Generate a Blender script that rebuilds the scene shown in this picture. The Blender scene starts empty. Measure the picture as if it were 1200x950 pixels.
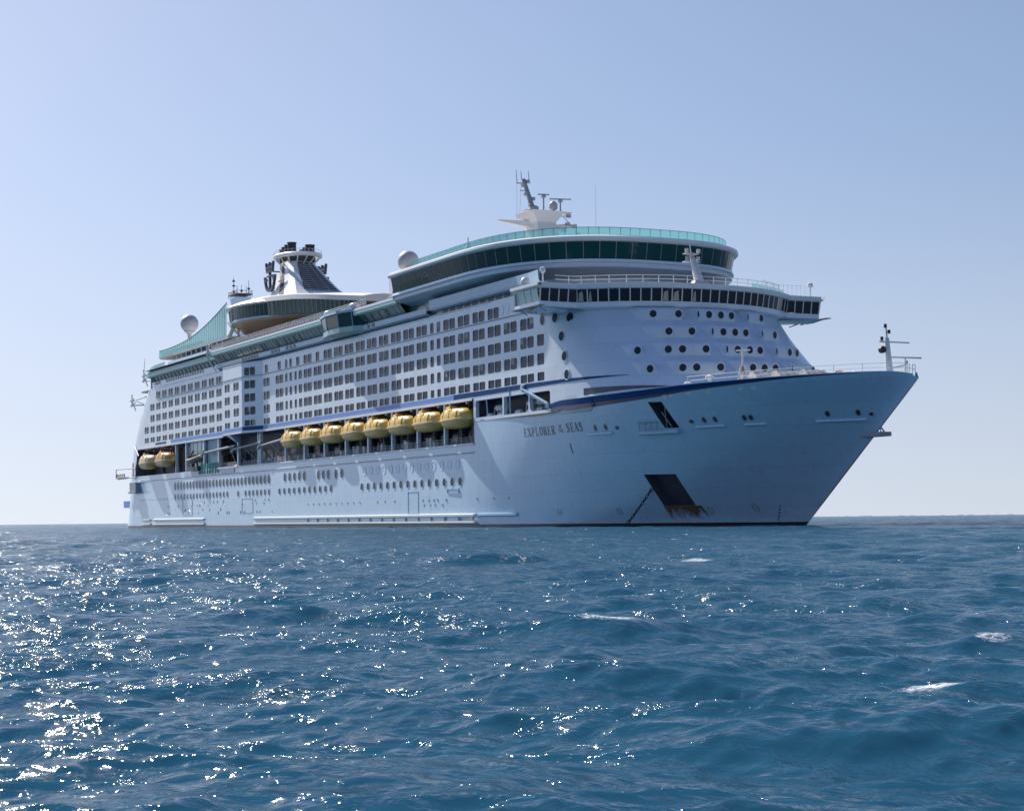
import bpy, bmesh, math, random
import numpy as np
from mathutils import Vector, Matrix
from mathutils.geometry import delaunay_2d_cdt
R = math.radians
random.seed(7)
np.random.seed(7)
C = bpy.context.scene.collection

# ---------------------------------------------------------------- camera, sky, sun, exposure
SC = bpy.context.scene
CAM_H = 1.33
SUN_AZ, SUN_EL = 36.5, 41.0          # degrees left of the view, degrees above the horizon
cam = bpy.data.cameras.new("camera")
cam.sensor_width = 36.0
cam.lens = 36.0 * 2138.4 / 1200.0
cam.shift_y = 132.8 / 1200.0
cam.clip_start = 0.5
cam.clip_end = 40000.0
camo = bpy.data.objects.new("camera", cam)
C.objects.link(camo)
camo.matrix_world = Matrix.Translation((0, 0, CAM_H)) @ Matrix.Rotation(R(90), 4, 'X') @ Matrix.Rotation(-R(0.592), 4, 'Z')
SC.camera = camo

world = bpy.data.worlds.new("World")
SC.world = world
world.use_nodes = True
wn, wl = world.node_tree.nodes, world.node_tree.links
for n in list(wn): wn.remove(n)
sky = wn.new('ShaderNodeTexSky')
sky.sky_type = 'NISHITA'
sky.sun_disc = False
sky.sun_elevation = R(SUN_EL)
sky.sun_rotation = R(-SUN_AZ)
sky.altitude = 0
sky.air_density = 1.0
sky.dust_density = 0.6
sky.ozone_density = 1.5
bg = wn.new('ShaderNodeBackground')
bg.inputs['Strength'].default_value = 0.085
wo = wn.new('ShaderNodeOutputWorld')
tcw = wn.new('ShaderNodeTexCoord')
sp_ = wn.new('ShaderNodeSeparateXYZ'); wl.new(tcw.outputs['Generated'], sp_.inputs[0])
mz = wn.new('ShaderNodeMath'); mz.operation = 'MAXIMUM'; mz.inputs[1].default_value = 0.0; wl.new(sp_.outputs[2], mz.inputs[0])
ma = wn.new('ShaderNodeMath'); ma.operation = 'MULTIPLY_ADD'; ma.inputs[1].default_value = 0.95; ma.inputs[2].default_value = 0.13; wl.new(mz.outputs[0], ma.inputs[0])
cb_ = wn.new('ShaderNodeCombineXYZ'); wl.new(sp_.outputs[0], cb_.inputs[0]); wl.new(sp_.outputs[1], cb_.inputs[1]); wl.new(ma.outputs[0], cb_.inputs[2])
vn = wn.new('ShaderNodeVectorMath'); vn.operation = 'NORMALIZE'; wl.new(cb_.outputs[0], vn.inputs[0]); wl.new(vn.outputs[0], sky.inputs[0])
tn = wn.new('ShaderNodeMix'); tn.data_type = 'RGBA'; tn.blend_type = 'MULTIPLY'; tn.inputs[0].default_value = 1.0
tn.inputs[7].default_value = (1.065, .99, .975, 1); wl.new(sky.outputs[0], tn.inputs[6])
hz = wn.new('ShaderNodeMapRange'); hz.interpolation_type = 'SMOOTHSTEP'; hz.inputs[1].default_value = -.02; hz.inputs[2].default_value = .22; hz.inputs[3].default_value = .45; hz.inputs[4].default_value = 0.0
wl.new(sp_.outputs[2], hz.inputs[0])
hm = wn.new('ShaderNodeMix'); hm.data_type = 'RGBA'; hm.inputs[7].default_value = (6.15, 5.85, 6.1, 1)
wl.new(hz.outputs[0], hm.inputs[0]); wl.new(tn.outputs[2], hm.inputs[6])
ze = wn.new('ShaderNodeMapRange'); ze.interpolation_type = 'SMOOTHSTEP'; ze.inputs[1].default_value = .22; ze.inputs[2].default_value = .85; wl.new(sp_.outputs[2], ze.inputs[0])
zm = wn.new('ShaderNodeMix'); zm.data_type = 'RGBA'; zm.blend_type = 'MULTIPLY'; zm.inputs[7].default_value = (.52, .72, 1.05, 1)
wl.new(ze.outputs[0], zm.inputs[0]); wl.new(hm.outputs[2], zm.inputs[6])
wl.new(zm.outputs[2], bg.inputs[0])
wl.new(bg.outputs[0], wo.inputs[0])

sun = bpy.data.lights.new("sun", 'SUN')
sun.energy = 5.0
sun.angle = R(0.53)
sun.color = (1.0, 0.95, 0.87)
suno = bpy.data.objects.new("sun", sun)
C.objects.link(suno)
sd = Vector((-math.sin(R(SUN_AZ)) * math.cos(R(SUN_EL)), math.cos(R(SUN_AZ)) * math.cos(R(SUN_EL)), math.sin(R(SUN_EL))))
suno.rotation_euler = sd.to_track_quat('Z', 'Y').to_euler()
suno.location = (-200, 200, 300)

vs = SC.view_settings
vs.view_transform = 'Standard'
vs.look = 'None'
vs.exposure = 0.5
vs.gamma = 1.0
vs.use_curve_mapping = False
SC.cycles.use_denoising = True
SC.cycles.use_adaptive_sampling = False
SC.cycles.sample_clamp_indirect = 0.4
SC.cycles.blur_glossy = 5.0
SC.cycles.filter_width = 1.6
SC.cycles.max_bounces = 8
SC.cycles.diffuse_bounces = 3
SC.cycles.glossy_bounces = 3
SC.cycles.transparent_max_bounces = 12
SC.cycles.caustics_reflective = False
SC.cycles.caustics_refractive = False

# ---------------------------------------------------------------- materials
M = {}
def mat(name, col, rough=0.4, metal=0.0, spec=0.5, var=0.0, scale=1.0, streak=0.0, alpha=1.0, bump=0.0, coat=0.0):
    m = bpy.data.materials.new(name)
    m.use_nodes = True
    nt = m.node_tree; nd = nt.nodes; lk = nt.links
    b = nd['Principled BSDF']
    b.inputs['Base Color'].default_value = (*col, 1)
    b.inputs['Roughness'].default_value = rough
    b.inputs['Metallic'].default_value = metal
    b.inputs['Specular IOR Level'].default_value = spec
    b.inputs['Alpha'].default_value = alpha
    b.inputs['Coat Weight'].default_value = coat
    if var or streak or bump:
        tc = nd.new('ShaderNodeTexCoord')
        nz = nd.new('ShaderNodeTexNoise')
        nz.inputs['Scale'].default_value = scale
        nz.inputs['Detail'].default_value = 6
        lk.new(tc.outputs['Object'], nz.inputs['Vector'])
        fac = nz.outputs['Fac']
        mx = nd.new('ShaderNodeMix'); mx.data_type = 'RGBA'
        mx.inputs[6].default_value = (*[max(0, c * (1 - var)) for c in col], 1)
        mx.inputs[7].default_value = (*[min(1, c * (1 + var)) for c in col], 1)
        lk.new(fac, mx.inputs[0])
        last = mx.outputs[2]
        if streak:
            mp = nd.new('ShaderNodeMapping')
            mp.inputs['Scale'].default_value = (1.1, 1.1, 0.06)
            lk.new(tc.outputs['Object'], mp.inputs['Vector'])
            n2 = nd.new('ShaderNodeTexNoise'); n2.inputs['Scale'].default_value = 1.3; n2.inputs['Detail'].default_value = 8
            n2.inputs['Roughness'].default_value = 0.7
            lk.new(mp.outputs[0], n2.inputs['Vector'])
            rp = nd.new('ShaderNodeMapRange')
            rp.inputs[1].default_value = 0.52; rp.inputs[2].default_value = 0.8
            rp.inputs[3].default_value = 0.0; rp.inputs[4].default_value = streak
            lk.new(n2.outputs['Fac'], rp.inputs[0])
            m2 = nd.new('ShaderNodeMix'); m2.data_type = 'RGBA'
            m2.inputs[7].default_value = (0.33, 0.32, 0.31, 1)
            lk.new(rp.outputs[0], m2.inputs[0]); lk.new(last, m2.inputs[6])
            last = m2.outputs[2]
        lk.new(last, b.inputs['Base Color'])
        if bump:
            bp = nd.new('ShaderNodeBump'); bp.inputs['Strength'].default_value = bump; bp.inputs['Distance'].default_value = 0.25
            lk.new(fac, bp.inputs['Height']); lk.new(bp.outputs[0], b.inputs['Normal'])
    M[name] = m
    return m

def panel_mat(name, col, rough, streak):
    """painted steel plating: faint weld lines, plate-to-plate tone, gentle dishing and weathering streaks"""
    m = mat(name, col, rough, var=0.05, scale=0.35, streak=streak, coat=0.7)
    m.node_tree.nodes['Principled BSDF'].inputs['Coat Roughness'].default_value = 0.22
    nt = m.node_tree; nd = nt.nodes; lk = nt.links
    b = nd['Principled BSDF']
    src = b.inputs['Base Color'].links[0].from_socket
    tc = nd.new('ShaderNodeTexCoord')
    sep = nd.new('ShaderNodeSeparateXYZ'); lk.new(tc.outputs['Object'], sep.inputs[0])
    cmb = nd.new('ShaderNodeCombineXYZ'); lk.new(sep.outputs[0], cmb.inputs[0]); lk.new(sep.outputs[2], cmb.inputs[1])
    br = nd.new('ShaderNodeTexBrick')
    br.inputs['Color1'].default_value = (1, 1, 1, 1); br.inputs['Color2'].default_value = (.93, .94, .95, 1)
    br.inputs['Mortar'].default_value = (.8, .81, .83, 1)
    br.inputs['Scale'].default_value = 1.0; br.inputs['Mortar Size'].default_value = 0.03
    br.inputs['Brick Width'].default_value = 8.5; br.inputs['Row Height'].default_value = 2.6
    lk.new(cmb.outputs[0], br.inputs['Vector'])
    mu = nd.new('ShaderNodeMix'); mu.data_type = 'RGBA'; mu.blend_type = 'MULTIPLY'; mu.inputs[0].default_value = 1
    lk.new(src, mu.inputs[6]); lk.new(br.outputs['Color'], mu.inputs[7]); lk.new(mu.outputs[2], b.inputs['Base Color'])
    n3 = nd.new('ShaderNodeTexNoise'); n3.inputs['Scale'].default_value = 0.45; n3.inputs['Detail'].default_value = 2
    lk.new(tc.outputs['Object'], n3.inputs['Vector'])
    bp = nd.new('ShaderNodeBump'); bp.inputs['Strength'].default_value = 0.10; bp.inputs['Distance'].default_value = 0.3
    lk.new(n3.outputs['Fac'], bp.inputs['Height']); lk.new(bp.outputs[0], b.inputs['Normal'])
    return m

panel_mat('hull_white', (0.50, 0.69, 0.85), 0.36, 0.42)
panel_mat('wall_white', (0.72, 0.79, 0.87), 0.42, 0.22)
mat('trim_white', (0.82, 0.82, 0.81), 0.4, var=0.04, scale=0.8)
mat('boot_top', (0.035, 0.022, 0.03), 0.45, var=0.3, scale=1.5)
mat("blue_band", (0.19, 0.32, 0.66), 0.45, spec=0.3, var=0.08, scale=0.4)
mat("deep_blue", (0.004, 0.055, 0.20), 0.5, spec=0.08, var=0.06, scale=0.4)
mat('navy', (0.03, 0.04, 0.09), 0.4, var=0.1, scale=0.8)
mat('dark_glass', (0.020, 0.033, 0.062), 0.15, spec=0.14)
mat('port_glass', (0.020, 0.032, 0.055), 0.25, spec=0.15)
mat('bridge_glass', (0.008, 0.010, 0.018), 0.04, spec=0.5)
mat('teal_glass', (0.008, 0.055, 0.060), 0.08, spec=0.18, var=0.25, scale=0.3)
mat('pale_teal', (0.33, 0.52, 0.51), 0.25, var=0.08, scale=0.6)
mat('fascia_teal', (0.22, 0.50, 0.46), 0.3, var=0.06, scale=0.5)
mat('green_wall', (0.13, 0.22, 0.20), 0.15, var=0.2, scale=0.5)
mat('strip_blue', (0.36, 0.52, 0.66), 0.3, var=0.07, scale=0.4)
mat('grey_paint', (0.30, 0.32, 0.36), 0.5, var=0.12, scale=0.7)
mat('dark_grey', (0.055, 0.062, 0.08), 0.55, var=0.2, scale=0.9)
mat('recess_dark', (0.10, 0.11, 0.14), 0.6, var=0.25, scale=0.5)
mat('deck', (0.30, 0.27, 0.23), 0.7, var=0.15, scale=0.8)
mat('rail_glass', (0.045, 0.065, 0.10), 0.15, spec=0.15, var=0.35, scale=0.25)
mat('curtain', (0.45, 0.40, 0.34), 0.7, var=0.2, scale=1.5)
mat('boat_yellow', (0.78, 0.50, 0.11), 0.32, var=0.10, scale=0.7, bump=0.05)
mat('boat_orange', (0.62, 0.33, 0.10), 0.35, var=0.12, scale=0.8)
mat('boat_dark', (0.62, 0.38, 0.09), 0.4, var=0.15, scale=0.8)
mat('strake_buff', (0.70, 0.55, 0.33), 0.5, var=0.12, scale=1.2)
mat('tan', (0.27, 0.205, 0.15), 0.45, var=0.12, scale=0.5)
mat('radome_grey', (0.42, 0.41, 0.44), 0.55, var=0.05, scale=0.5)
mat('canister_white', (0.72, 0.74, 0.74), 0.35, var=0.08, scale=1.5)
mat('faded_red', (0.42, 0.24, 0.22), 0.6, var=0.2, scale=1.0)
mat('canvas', (0.66, 0.60, 0.55), 0.85, var=0.12, scale=1.0, bump=0.3)
mat('iron', (0.035, 0.035, 0.04), 0.6, metal=0.3, var=0.3, scale=3.0)
mat('mast_white', (0.74, 0.72, 0.70), 0.45, var=0.06, scale=0.8)
mat('lamp_lens', (0.8, 0.8, 0.78), 0.2)
mat('green_tarp', (0.10, 0.34, 0.28), 0.7, var=0.25, scale=1.0)
mat('emblem_blue', (0.015, 0.02, 0.06), 0.4)
mat('stack_black', (0.02, 0.022, 0.03), 0.6, var=0.3, scale=1.0)

def glass_screen(name, col, fac):
    m = bpy.data.materials.new(name); m.use_nodes = True
    nt = m.node_tree; nd = nt.nodes; lk = nt.links
    b = nd['Principled BSDF']
    b.inputs['Base Color'].default_value = (*col, 1); b.inputs['Roughness'].default_value = 0.08
    tr = nd.new('ShaderNodeBsdfTransparent'); tr.inputs[0].default_value = (0.45 + .5 * col[0], 0.45 + .5 * col[1], 0.45 + .5 * col[2], 1)
    tl = nd.new('ShaderNodeBsdfTranslucent'); tl.inputs[0].default_value = (*col, 1)
    m1 = nd.new('ShaderNodeMixShader'); m1.inputs[0].default_value = 0.5
    lk.new(b.outputs[0], m1.inputs[1]); lk.new(tl.outputs[0], m1.inputs[2])
    m2 = nd.new('ShaderNodeMixShader'); m2.inputs[0].default_value = fac
    lk.new(m1.outputs[0], m2.inputs[2]); lk.new(tr.outputs[0], m2.inputs[1])
    lk.new(m2.outputs[0], nd['Material Output'].inputs['Surface'])
    M[name] = m
glass_screen('screen_teal', (0.14, 0.40, 0.43), 0.6)
glass_screen('screen_pale', (0.34, 0.66, 0.64), 0.72)
glass_screen('screen_clear', (0.42, 0.44, 0.50), 0.45)
glass_screen('pane_clear', (0.20, 0.36, 0.30), 0.55)

def rust_mat():
    m = mat('rust', (0.17, 0.085, 0.035), 0.8, var=0.45, scale=1.6)
    nt = m.node_tree; nd = nt.nodes; lk = nt.links; b = nd['Principled BSDF']
    tc = nd.new('ShaderNodeTexCoord'); mp = nd.new('ShaderNodeMapping'); mp.inputs['Scale'].default_value = (.8, .4, .22)
    lk.new(tc.outputs['Object'], mp.inputs[0])
    n = nd.new('ShaderNodeTexNoise'); n.inputs['Scale'].default_value = 1.3; n.inputs['Detail'].default_value = 7; n.inputs['Roughness'].default_value = .65; lk.new(mp.outputs[0], n.inputs['Vector'])
    sp = nd.new('ShaderNodeSeparateXYZ'); lk.new(tc.outputs['Object'], sp.inputs[0])
    g = nd.new('ShaderNodeMapRange'); g.inputs[1].default_value = .2; g.inputs[2].default_value = 2.9; g.inputs[3].default_value = -.30; g.inputs[4].default_value = .16; lk.new(sp.outputs[2], g.inputs[0])
    a = nd.new('ShaderNodeMath'); a.operation = 'ADD'; lk.new(n.outputs['Fac'], a.inputs[0]); lk.new(g.outputs[0], a.inputs[1])
    r = nd.new('ShaderNodeMapRange'); r.inputs[1].default_value = .36; r.inputs[2].default_value = .60; r.inputs[4].default_value = .9; lk.new(a.outputs[0], r.inputs[0])
    lk.new(r.outputs[0], b.inputs['Alpha'])
rust_mat()

# ---------------------------------------------------------------- mesh builder
class MB:
    def __init__(s): s.v = []; s.f = []; s.m = []; s.cur = 0
    def add(s, pts): i = len(s.v); s.v += [tuple(p) for p in pts]; return i
    def face(s, idx): s.f.append(tuple(idx)); s.m.append(s.cur)
    def poly(s, pts): i = s.add(pts); s.face(range(i, i + len(pts)))
    def box(s, x0, x1, y0, y1, z0, z1):
        i = s.add([(x0, y0, z0), (x1, y0, z0), (x1, y1, z0), (x0, y1, z0), (x0, y0, z1), (x1, y0, z1), (x1, y1, z1), (x0, y1, z1)])
        for q in ((3, 2, 1, 0), (4, 5, 6, 7), (0, 1, 5, 4), (1, 2, 6, 5), (2, 3, 7, 6), (3, 0, 4, 7)): s.face([i + k for k in q])
    def hexa(s, p):
        i = s.add(p)
        for q in ((3, 2, 1, 0), (4, 5, 6, 7), (0, 1, 5, 4), (1, 2, 6, 5), (2, 3, 7, 6), (3, 0, 4, 7)): s.face([i + k for k in q])
    def tube(s, p0, p1, r0, r1=None, n=8, cap=True):
        r1 = r0 if r1 is None else r1
        a = Vector(p0); b = Vector(p1); d = (b - a)
        if d.length < 1e-6: return
        d.normalize()
        u = d.orthogonal().normalized(); w = d.cross(u)
        i = s.add([a + (u * math.cos(2 * math.pi * k / n) + w * math.sin(2 * math.pi * k / n)) * r0 for k in range(n)])
        j = s.add([b + (u * math.cos(2 * math.pi * k / n) + w * math.sin(2 * math.pi * k / n)) * r1 for k in range(n)])
        for k in range(n): s.face((i + k, i + (k + 1) % n, j + (k + 1) % n, j + k))
        if cap:
            s.face([i + n - 1 - k for k in range(n)]); s.face([j + k for k in range(n)])
    def pipe(s, pts, r, n=6):
        for a, b in zip(pts, pts[1:]): s.tube(a, b, r, r, n)
    def lathe(s, prof, c, n=24, axis='z', sx=1.0, sy=1.0):
        rows = []
        for r, h in prof:
            pts = []
            for k in range(n):
                a = 2 * math.pi * k / n
                if axis == 'z': pts.append((c[0] + r * math.cos(a) * sx, c[1] + r * math.sin(a) * sy, c[2] + h))
                elif axis == 'x': pts.append((c[0] + h, c[1] + r * math.cos(a) * sx, c[2] + r * math.sin(a) * sy))
                else: pts.append((c[0] + r * math.sin(a) * sx, c[1] + h, c[2] + r * math.cos(a) * sy))
            rows.append(s.add(pts))
        for a, b in zip(rows, rows[1:]):
            for k in range(n): s.face((a + k, a + (k + 1) % n, b + (k + 1) % n, b + k))
        if prof[0][0] > 1e-4: s.face([rows[0] + n - 1 - k for k in range(n)])
        if prof[-1][0] > 1e-4: s.face([rows[-1] + k for k in range(n)])
    def grid(s, rows, flip=False, closed=False):
        ids = [s.add(r) for r in rows]; n = len(rows[0])
        for a, b in zip(ids, ids[1:]):
            for k in range(n if closed else n - 1):
                q = (a + k, a + (k + 1) % n, b + (k + 1) % n, b + k)
                s.face(q[::-1] if flip else q)
    def build(s, name, mats, parent=None, smooth=False, label=None):
        me = bpy.data.meshes.new(name)
        s.v = [tuple(float(c) for c in p) for p in s.v]
        assert all(len(p) == 3 for p in s.v), name
        me.from_pydata(s.v, [], [tuple(int(k) for k in f) for f in s.f])
        if not isinstance(mats, (list, tuple)): mats = [mats]
        for m in mats: me.materials.append(M[m])
        if len(mats) > 1: me.polygons.foreach_set('material_index', s.m)
        me.polygons.foreach_set('use_smooth', [bool(smooth)] * len(s.f))
        if smooth and smooth is not True: 
            try: me.set_sharp_from_angle(angle=R(smooth))
            except Exception: pass
        me.update()
        o = bpy.data.objects.new(name, me)
        C.objects.link(o)
        if parent: o.parent = parent
        if label: o['label'] = label
        return o

def tag(o, label=None, cat=None, group=None, kind=None):
    if label: o['label'] = label
    if cat: o['category'] = cat
    if group: o['group'] = group
    if kind: o['kind'] = kind
    return o
def empty(name, loc=(0, 0, 0), rz=0.0):
    o = bpy.data.objects.new(name, None); C.objects.link(o)
    o.location = loc; o.rotation_euler = (0, 0, rz); o.empty_display_size = 0.5
    return o
def copy_tree(o, parent=None):
    c = o.copy(); C.objects.link(c)
    if parent: c.parent = parent
    for ch in list(o.children): copy_tree(ch, c)
    return c

# ---------------------------------------------------------------- ship frame: +x to the bow, -y starboard (towards the camera), z up from the waterline
TH = 0.459
SHIP_P = (-87.694, 500.253, 0.0)
SHIP_RZ = TH - math.pi / 2
ship = empty('cruise_ship', SHIP_P, SHIP_RZ)
tag(ship, 'huge white cruise ship with yellow lifeboats and teal glass top decks, lying at anchor', 'cruise ship')
SHIP_MW = Matrix.Translation(SHIP_P) @ Matrix.Rotation(SHIP_RZ, 4, 'Z')
def w2(p): return SHIP_MW @ Vector(p)

XW = [205, 215, 225, 235, 245, 255, 265, 274, 281, 286.3]; YW = [19.3, 19.2, 18.8, 17.7, 15.8, 13.0, 9.3, 5.3, 2.3, 0.12]
XD = [205, 240, 255, 265, 275, 285, 292, 298, 303, 307, 309.5, 310.8]; YD = [19.3, 19.3, 19.28, 18.75, 17.2, 14.6, 11.8, 8.3, 4.8, 1.9, .4, 0.06]
def pchip(xs, ys):
    xs = np.array(xs, float); ys = np.array(ys, float); h = np.diff(xs); d = np.diff(ys) / h
    m = np.zeros_like(xs); m[0] = d[0]; m[-1] = d[-1]
    for i in range(1, len(xs) - 1):
        if d[i - 1] * d[i] > 0: m[i] = 2 * d[i - 1] * d[i] / (d[i - 1] + d[i])
    def f(x):
        x = np.clip(x, xs[0], xs[-1]); i = np.clip(np.searchsorted(xs, x) - 1, 0, len(h) - 1)
        t = (x - xs[i]) / h[i]
        return (2*t**3-3*t**2+1)*ys[i] + (t**3-2*t**2+t)*h[i]*m[i] + (-2*t**3+3*t**2)*ys[i+1] + (t**3-t**2)*h[i]*m[i+1]
    return f
fW = pchip(XW, YW); fD = pchip(XD, YD)
fTop = pchip([223, 235, 245, 250, 255, 260, 270, 280, 290, 300, 304, 307, 309, 310.1], [17.05, 17.15, 17.27, 17.51, 18.0, 18.46, 18.56, 18.78, 18.89, 19.02, 19.03, 18.95, 18.62, 18.0])
def hb(X, z):
    """half breadth of the hull at station X and height z"""
    s = min(max(z / 18.5, 0.0), 1.05)
    t = (X - 205) / (81.3 + 24.5 * s)
    if t <= 0: return 19.3
    t = min(t, 1.0)
    return float(fW(205 + 81.3 * t)) * (1 - s ** 1.2) + float(fD(205 + 105.8 * t)) * s ** 1.2
def stem(z): return 286.3 + 24.5 * min(max(z / 18.5, 0), 1.05)
def hn(X, z):
    """outward normal on the starboard side"""
    e = 0.3
    dyx = (hb(X + e, z) - hb(X - e, z)) / (2 * e); dyz = (hb(X, z + e) - hb(X, z - e)) / (2 * e)
    return Vector((-dyx, -1, -dyz)).normalized()
STERN_Z = [0, 3, 17.8, 21.8, 32.8, 38.8, 44]; STERN_X = [2.2, 2.6, 6.2, 8.6, 20.3, 28.9, 34]
def xs(z): return float(np.interp(z, STERN_Z, STERN_X)) - 6.0
def stern_plan(z, W=19.3, n=14, side=None):
    """points from starboard (start of the corner) round the transom to port"""
    x0 = xs(z); L = 15.0; p = []
    for k in range(n + 1):
        a = math.pi / 2 * k / n
        c, s_ = max(math.cos(a), 0), max(math.sin(a), 0)
        p.append((x0 + L - L * s_ ** (2 / 3.0), -W * c ** (2 / 3.0)))
    return p + [(x, -y) for x, y in p[-2::-1]]
# ================================================================ THE SHIP: hull
WL = 0.55      # top of the dark boot topping
# flat middle body and rounded stern below the boat deck
mb = MB()
zl = [-1.5, WL, 3, 6, 9, 11.9, 13.4]
rows = []
for z in zl:
    pl = stern_plan(z)
    e = 1.6 * max(0.0, 1 - max(z, 0) / 3.2)          # low skirt of the stern at the waterline
    rows.append([(205, -19.3, z)] + [(x - e * (1 if abs(y) < 18.9 else .3), y, z) for x, y in pl] + [(205, 19.3, z)])
for j in range(len(zl) - 1):
    mb.cur = 1 if zl[j] < 0 else 0
    mb.grid([rows[j], rows[j + 1]], flip=True)
# bow: constrained triangulation with the two anchor openings left out
POCKET = [(266.4, 7.35), (271.85, 7.28), (272.1, 2.94), (267.0, 2.94)]
UPOCK = [(273.6, 16.98), (276.15, 16.88), (276.9, 13.4), (274.4, 13.45)]
def subdiv(poly, n=6):
    out = []
    for a, b in zip(poly, poly[1:] + poly[:1]):
        out += [(a[0] + (b[0] - a[0]) * k / n, a[1] + (b[1] - a[1]) * k / n) for k in range(n)]
    return out
def inside(p, poly):
    c = False; n = len(poly)
    for i in range(n):
        (x1, y1), (x2, y2) = poly[i], poly[i - 1]
        if (y1 > p[1]) != (y2 > p[1]) and p[0] < (x2 - x1) * (p[1] - y1) / (y2 - y1) + x1: c = not c
    return c
zz = [-1.5, WL] + [1.5 + .75 * k for k in range(22)]
outer = [(205 + (stem(-1.5) - 205) * k / 40, -1.5) for k in range(41)]
outer += [(stem(z), z) for z in [0, WL] + [1.5 + .5 * k for k in range(33)] + [17.85]]
outer += [(x, float(fTop(x))) for x in [310.1, 309.9, 309.5, 309.0, 308.3, 307.4, 306, 304] + [302 - 1.7 * k for k in range(46)] if x >= 223.5] + [(223.5, 17.05), (223.5, 15.2), (223.5, 13.4), (214, 13.4), (205, 13.4)]
outer += [(205, z) for z in (11.9, 9, 6, 3, WL)]
hp = [subdiv(POCKET), subdiv(UPOCK)]
pts = list(outer); edges = [(i, (i + 1) % len(outer)) for i in range(len(outer))]
for h_ in hp:
    o_ = len(pts); pts += h_; edges += [(o_ + i, o_ + (i + 1) % len(h_)) for i in range(len(h_))]
tt = list(np.linspace(0.02, .8, 44)) + [1 - .2 * (1 - k / 16) ** 2 for k in range(1, 16)]
for z in zz[1:]:
    for t in tt:
        s = min(max(z / 18.5, 0), 1.05)
        x = 205 + t * (81.3 + 24.5 * s)
        top = 13.1 if x < 223.8 else float(fTop(x)) - .25
        if z > top: continue
        if any(inside((x, z), [(p[0] + (p[0] - 270) * .0, p[1]) for p in h_]) for h_ in hp): continue
        pts.append((x, z))
vo, eo, fo, _, _, _ = delaunay_2d_cdt([Vector(p) for p in pts], edges, [], 0, 1e-4)
for sgn in (-1, 1):
    i0 = mb.add([(p.x, sgn * hb(p.x, p.y), p.y) for p in vo])
    for f in fo:
        c = sum((vo[k] for k in f), Vector((0, 0))) / len(f)
        if not inside(c, outer) or any(inside(c, h_) for h_ in hp): continue
        mb.cur = 1 if c.y < WL else 0
        q = [i0 + k for k in f]
        mb.face(q if sgn < 0 else q[::-1])
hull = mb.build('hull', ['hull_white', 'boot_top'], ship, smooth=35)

# recesses behind the anchor openings
def recess(poly, depth, name, m, parent, back=None):
    b = MB(); p = subdiv(poly)
    o_ = [(x, -hb(x, z) + .003, z) for x, z in p]; i_ = [(x - .1, -hb(x, z) + depth, z) for x, z in p]
    b.grid([o_, i_], closed=True)
    b.poly(i_)
    return b.build(name, m, parent)
recess(POCKET, 1.7, 'anchor_pocket', 'dark_grey', hull)
recess(UPOCK, 2.2, 'mooring_recess', 'dark_grey', hull)
# rust below the anchor pocket: a thin irregular coat on the plating
b = MB()
for z0 in (1,):
    rr_ = []
    for j in range(9):
        z = 2.92 - (2.92 - .3) * j / 8; sh = .45 * j / 8
        rr_.append([(x + sh, -hb(x + sh, z) - .025, z) for x in np.linspace(266.9, 272.9, 13)])
    b.grid(rr_)
b.build('rust_stain', 'rust', hull)
# sill plate under the upper opening, with its shackles
b = MB()
xs_ = [269.5 + k * .74 for k in range(11)]
for a, c in zip(xs_, xs_[1:]):
    ya, yc = -hb(a, 13.2), -hb(c, 13.2)
    b.hexa([(a, ya - .5, 12.7), (c, yc - .5, 12.7), (c, yc + .2, 12.6), (a, ya + .2, 12.6), (a, ya - .5, 13.15), (c, yc - .5, 13.15), (c, yc + .2, 13.2), (a, ya + .2, 13.2)])
b.build('mooring_platform', 'strip_blue', hull)
b = MB()
for x in (270.2, 271.4, 272.4, 273.6):
    y = -hb(x, 14) - .25
    b.tube((x, y, 13.15), (x, y, 14.3), .06, .06, 6)
b.pipe([(270.0, -hb(270.0, 14.3) - .25, 14.3), (273.8, -hb(273.8, 14.3) - .25, 14.3)], .06)
b.build('platform_rail', 'grey_paint', hull)
b = MB()
b.pipe([(274.6, -hb(274.6, 13.6) + .25, 13.5), (275.9, -hb(275.9, 16.2) + .3, 16.2)], .08)
b.pipe([(275.6, -hb(275.6, 14.) + .35, 13.6), (274.9, -hb(274.9, 15.6) + .3, 15.6)], .08)
b.build('mooring_cable', 'grey_paint', hull)
# pocket hatches that hold the small fairleads: ledge + two dark rollers each
def ledge(x0, x1, z, dots, zd=None):
    b = MB(); n = max(2, int((x1 - x0) / 1.0)); xx = np.linspace(x0, x1, n + 1)
    for a, c in zip(xx, xx[1:]):
        ya, yc = -hb(a, z), -hb(c, z)
        b.hexa([(a, ya - .28, z - .22), (c, yc - .28, z - .22), (c, yc + .3, z - .3), (a, ya + .3, z - .3), (a, ya - .28, z), (c, yc - .28, z), (c, yc + .3, z), (a, ya + .3, z)])
    o = b.build('fairlead_ledge', 'hull_white', hull)
    for x in dots:
        d = MB(); zc = (zd or z + .75)
        c = Vector((x, -hb(x, zc), zc)); n_ = hn(x, zc)
        add_port(d, c, n_, .28, .42, .1)
        d.build('fairlead', ['grey_paint', 'navy'], o)
def add_port(mb, c, n, rx, rz, rim=.12, N=14, proud=.05):
    n = Vector(n).normalized(); t = Vector((0, 0, 1)).cross(n).normalized(); v = n.cross(t)
    def ring(k, off): return [c + n * off + t * (math.cos(2 * math.pi * i / N) * (rx + k)) + v * (math.sin(2 * math.pi * i / N) * (rz + k)) for i in range(N)]
    mb.cur = 0
    mb.grid([ring(rim, -.02), ring(rim, proud), ring(0, proud), ring(-.02, .02)], closed=True)
    mb.cur = 1
    mb.poly(ring(-.02, .02))
ledge(258.4, 264.2, 13.35, (260.6, 263.0))
ledge(279.8, 284.2, 13.45, (281.5, 283.2))
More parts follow.
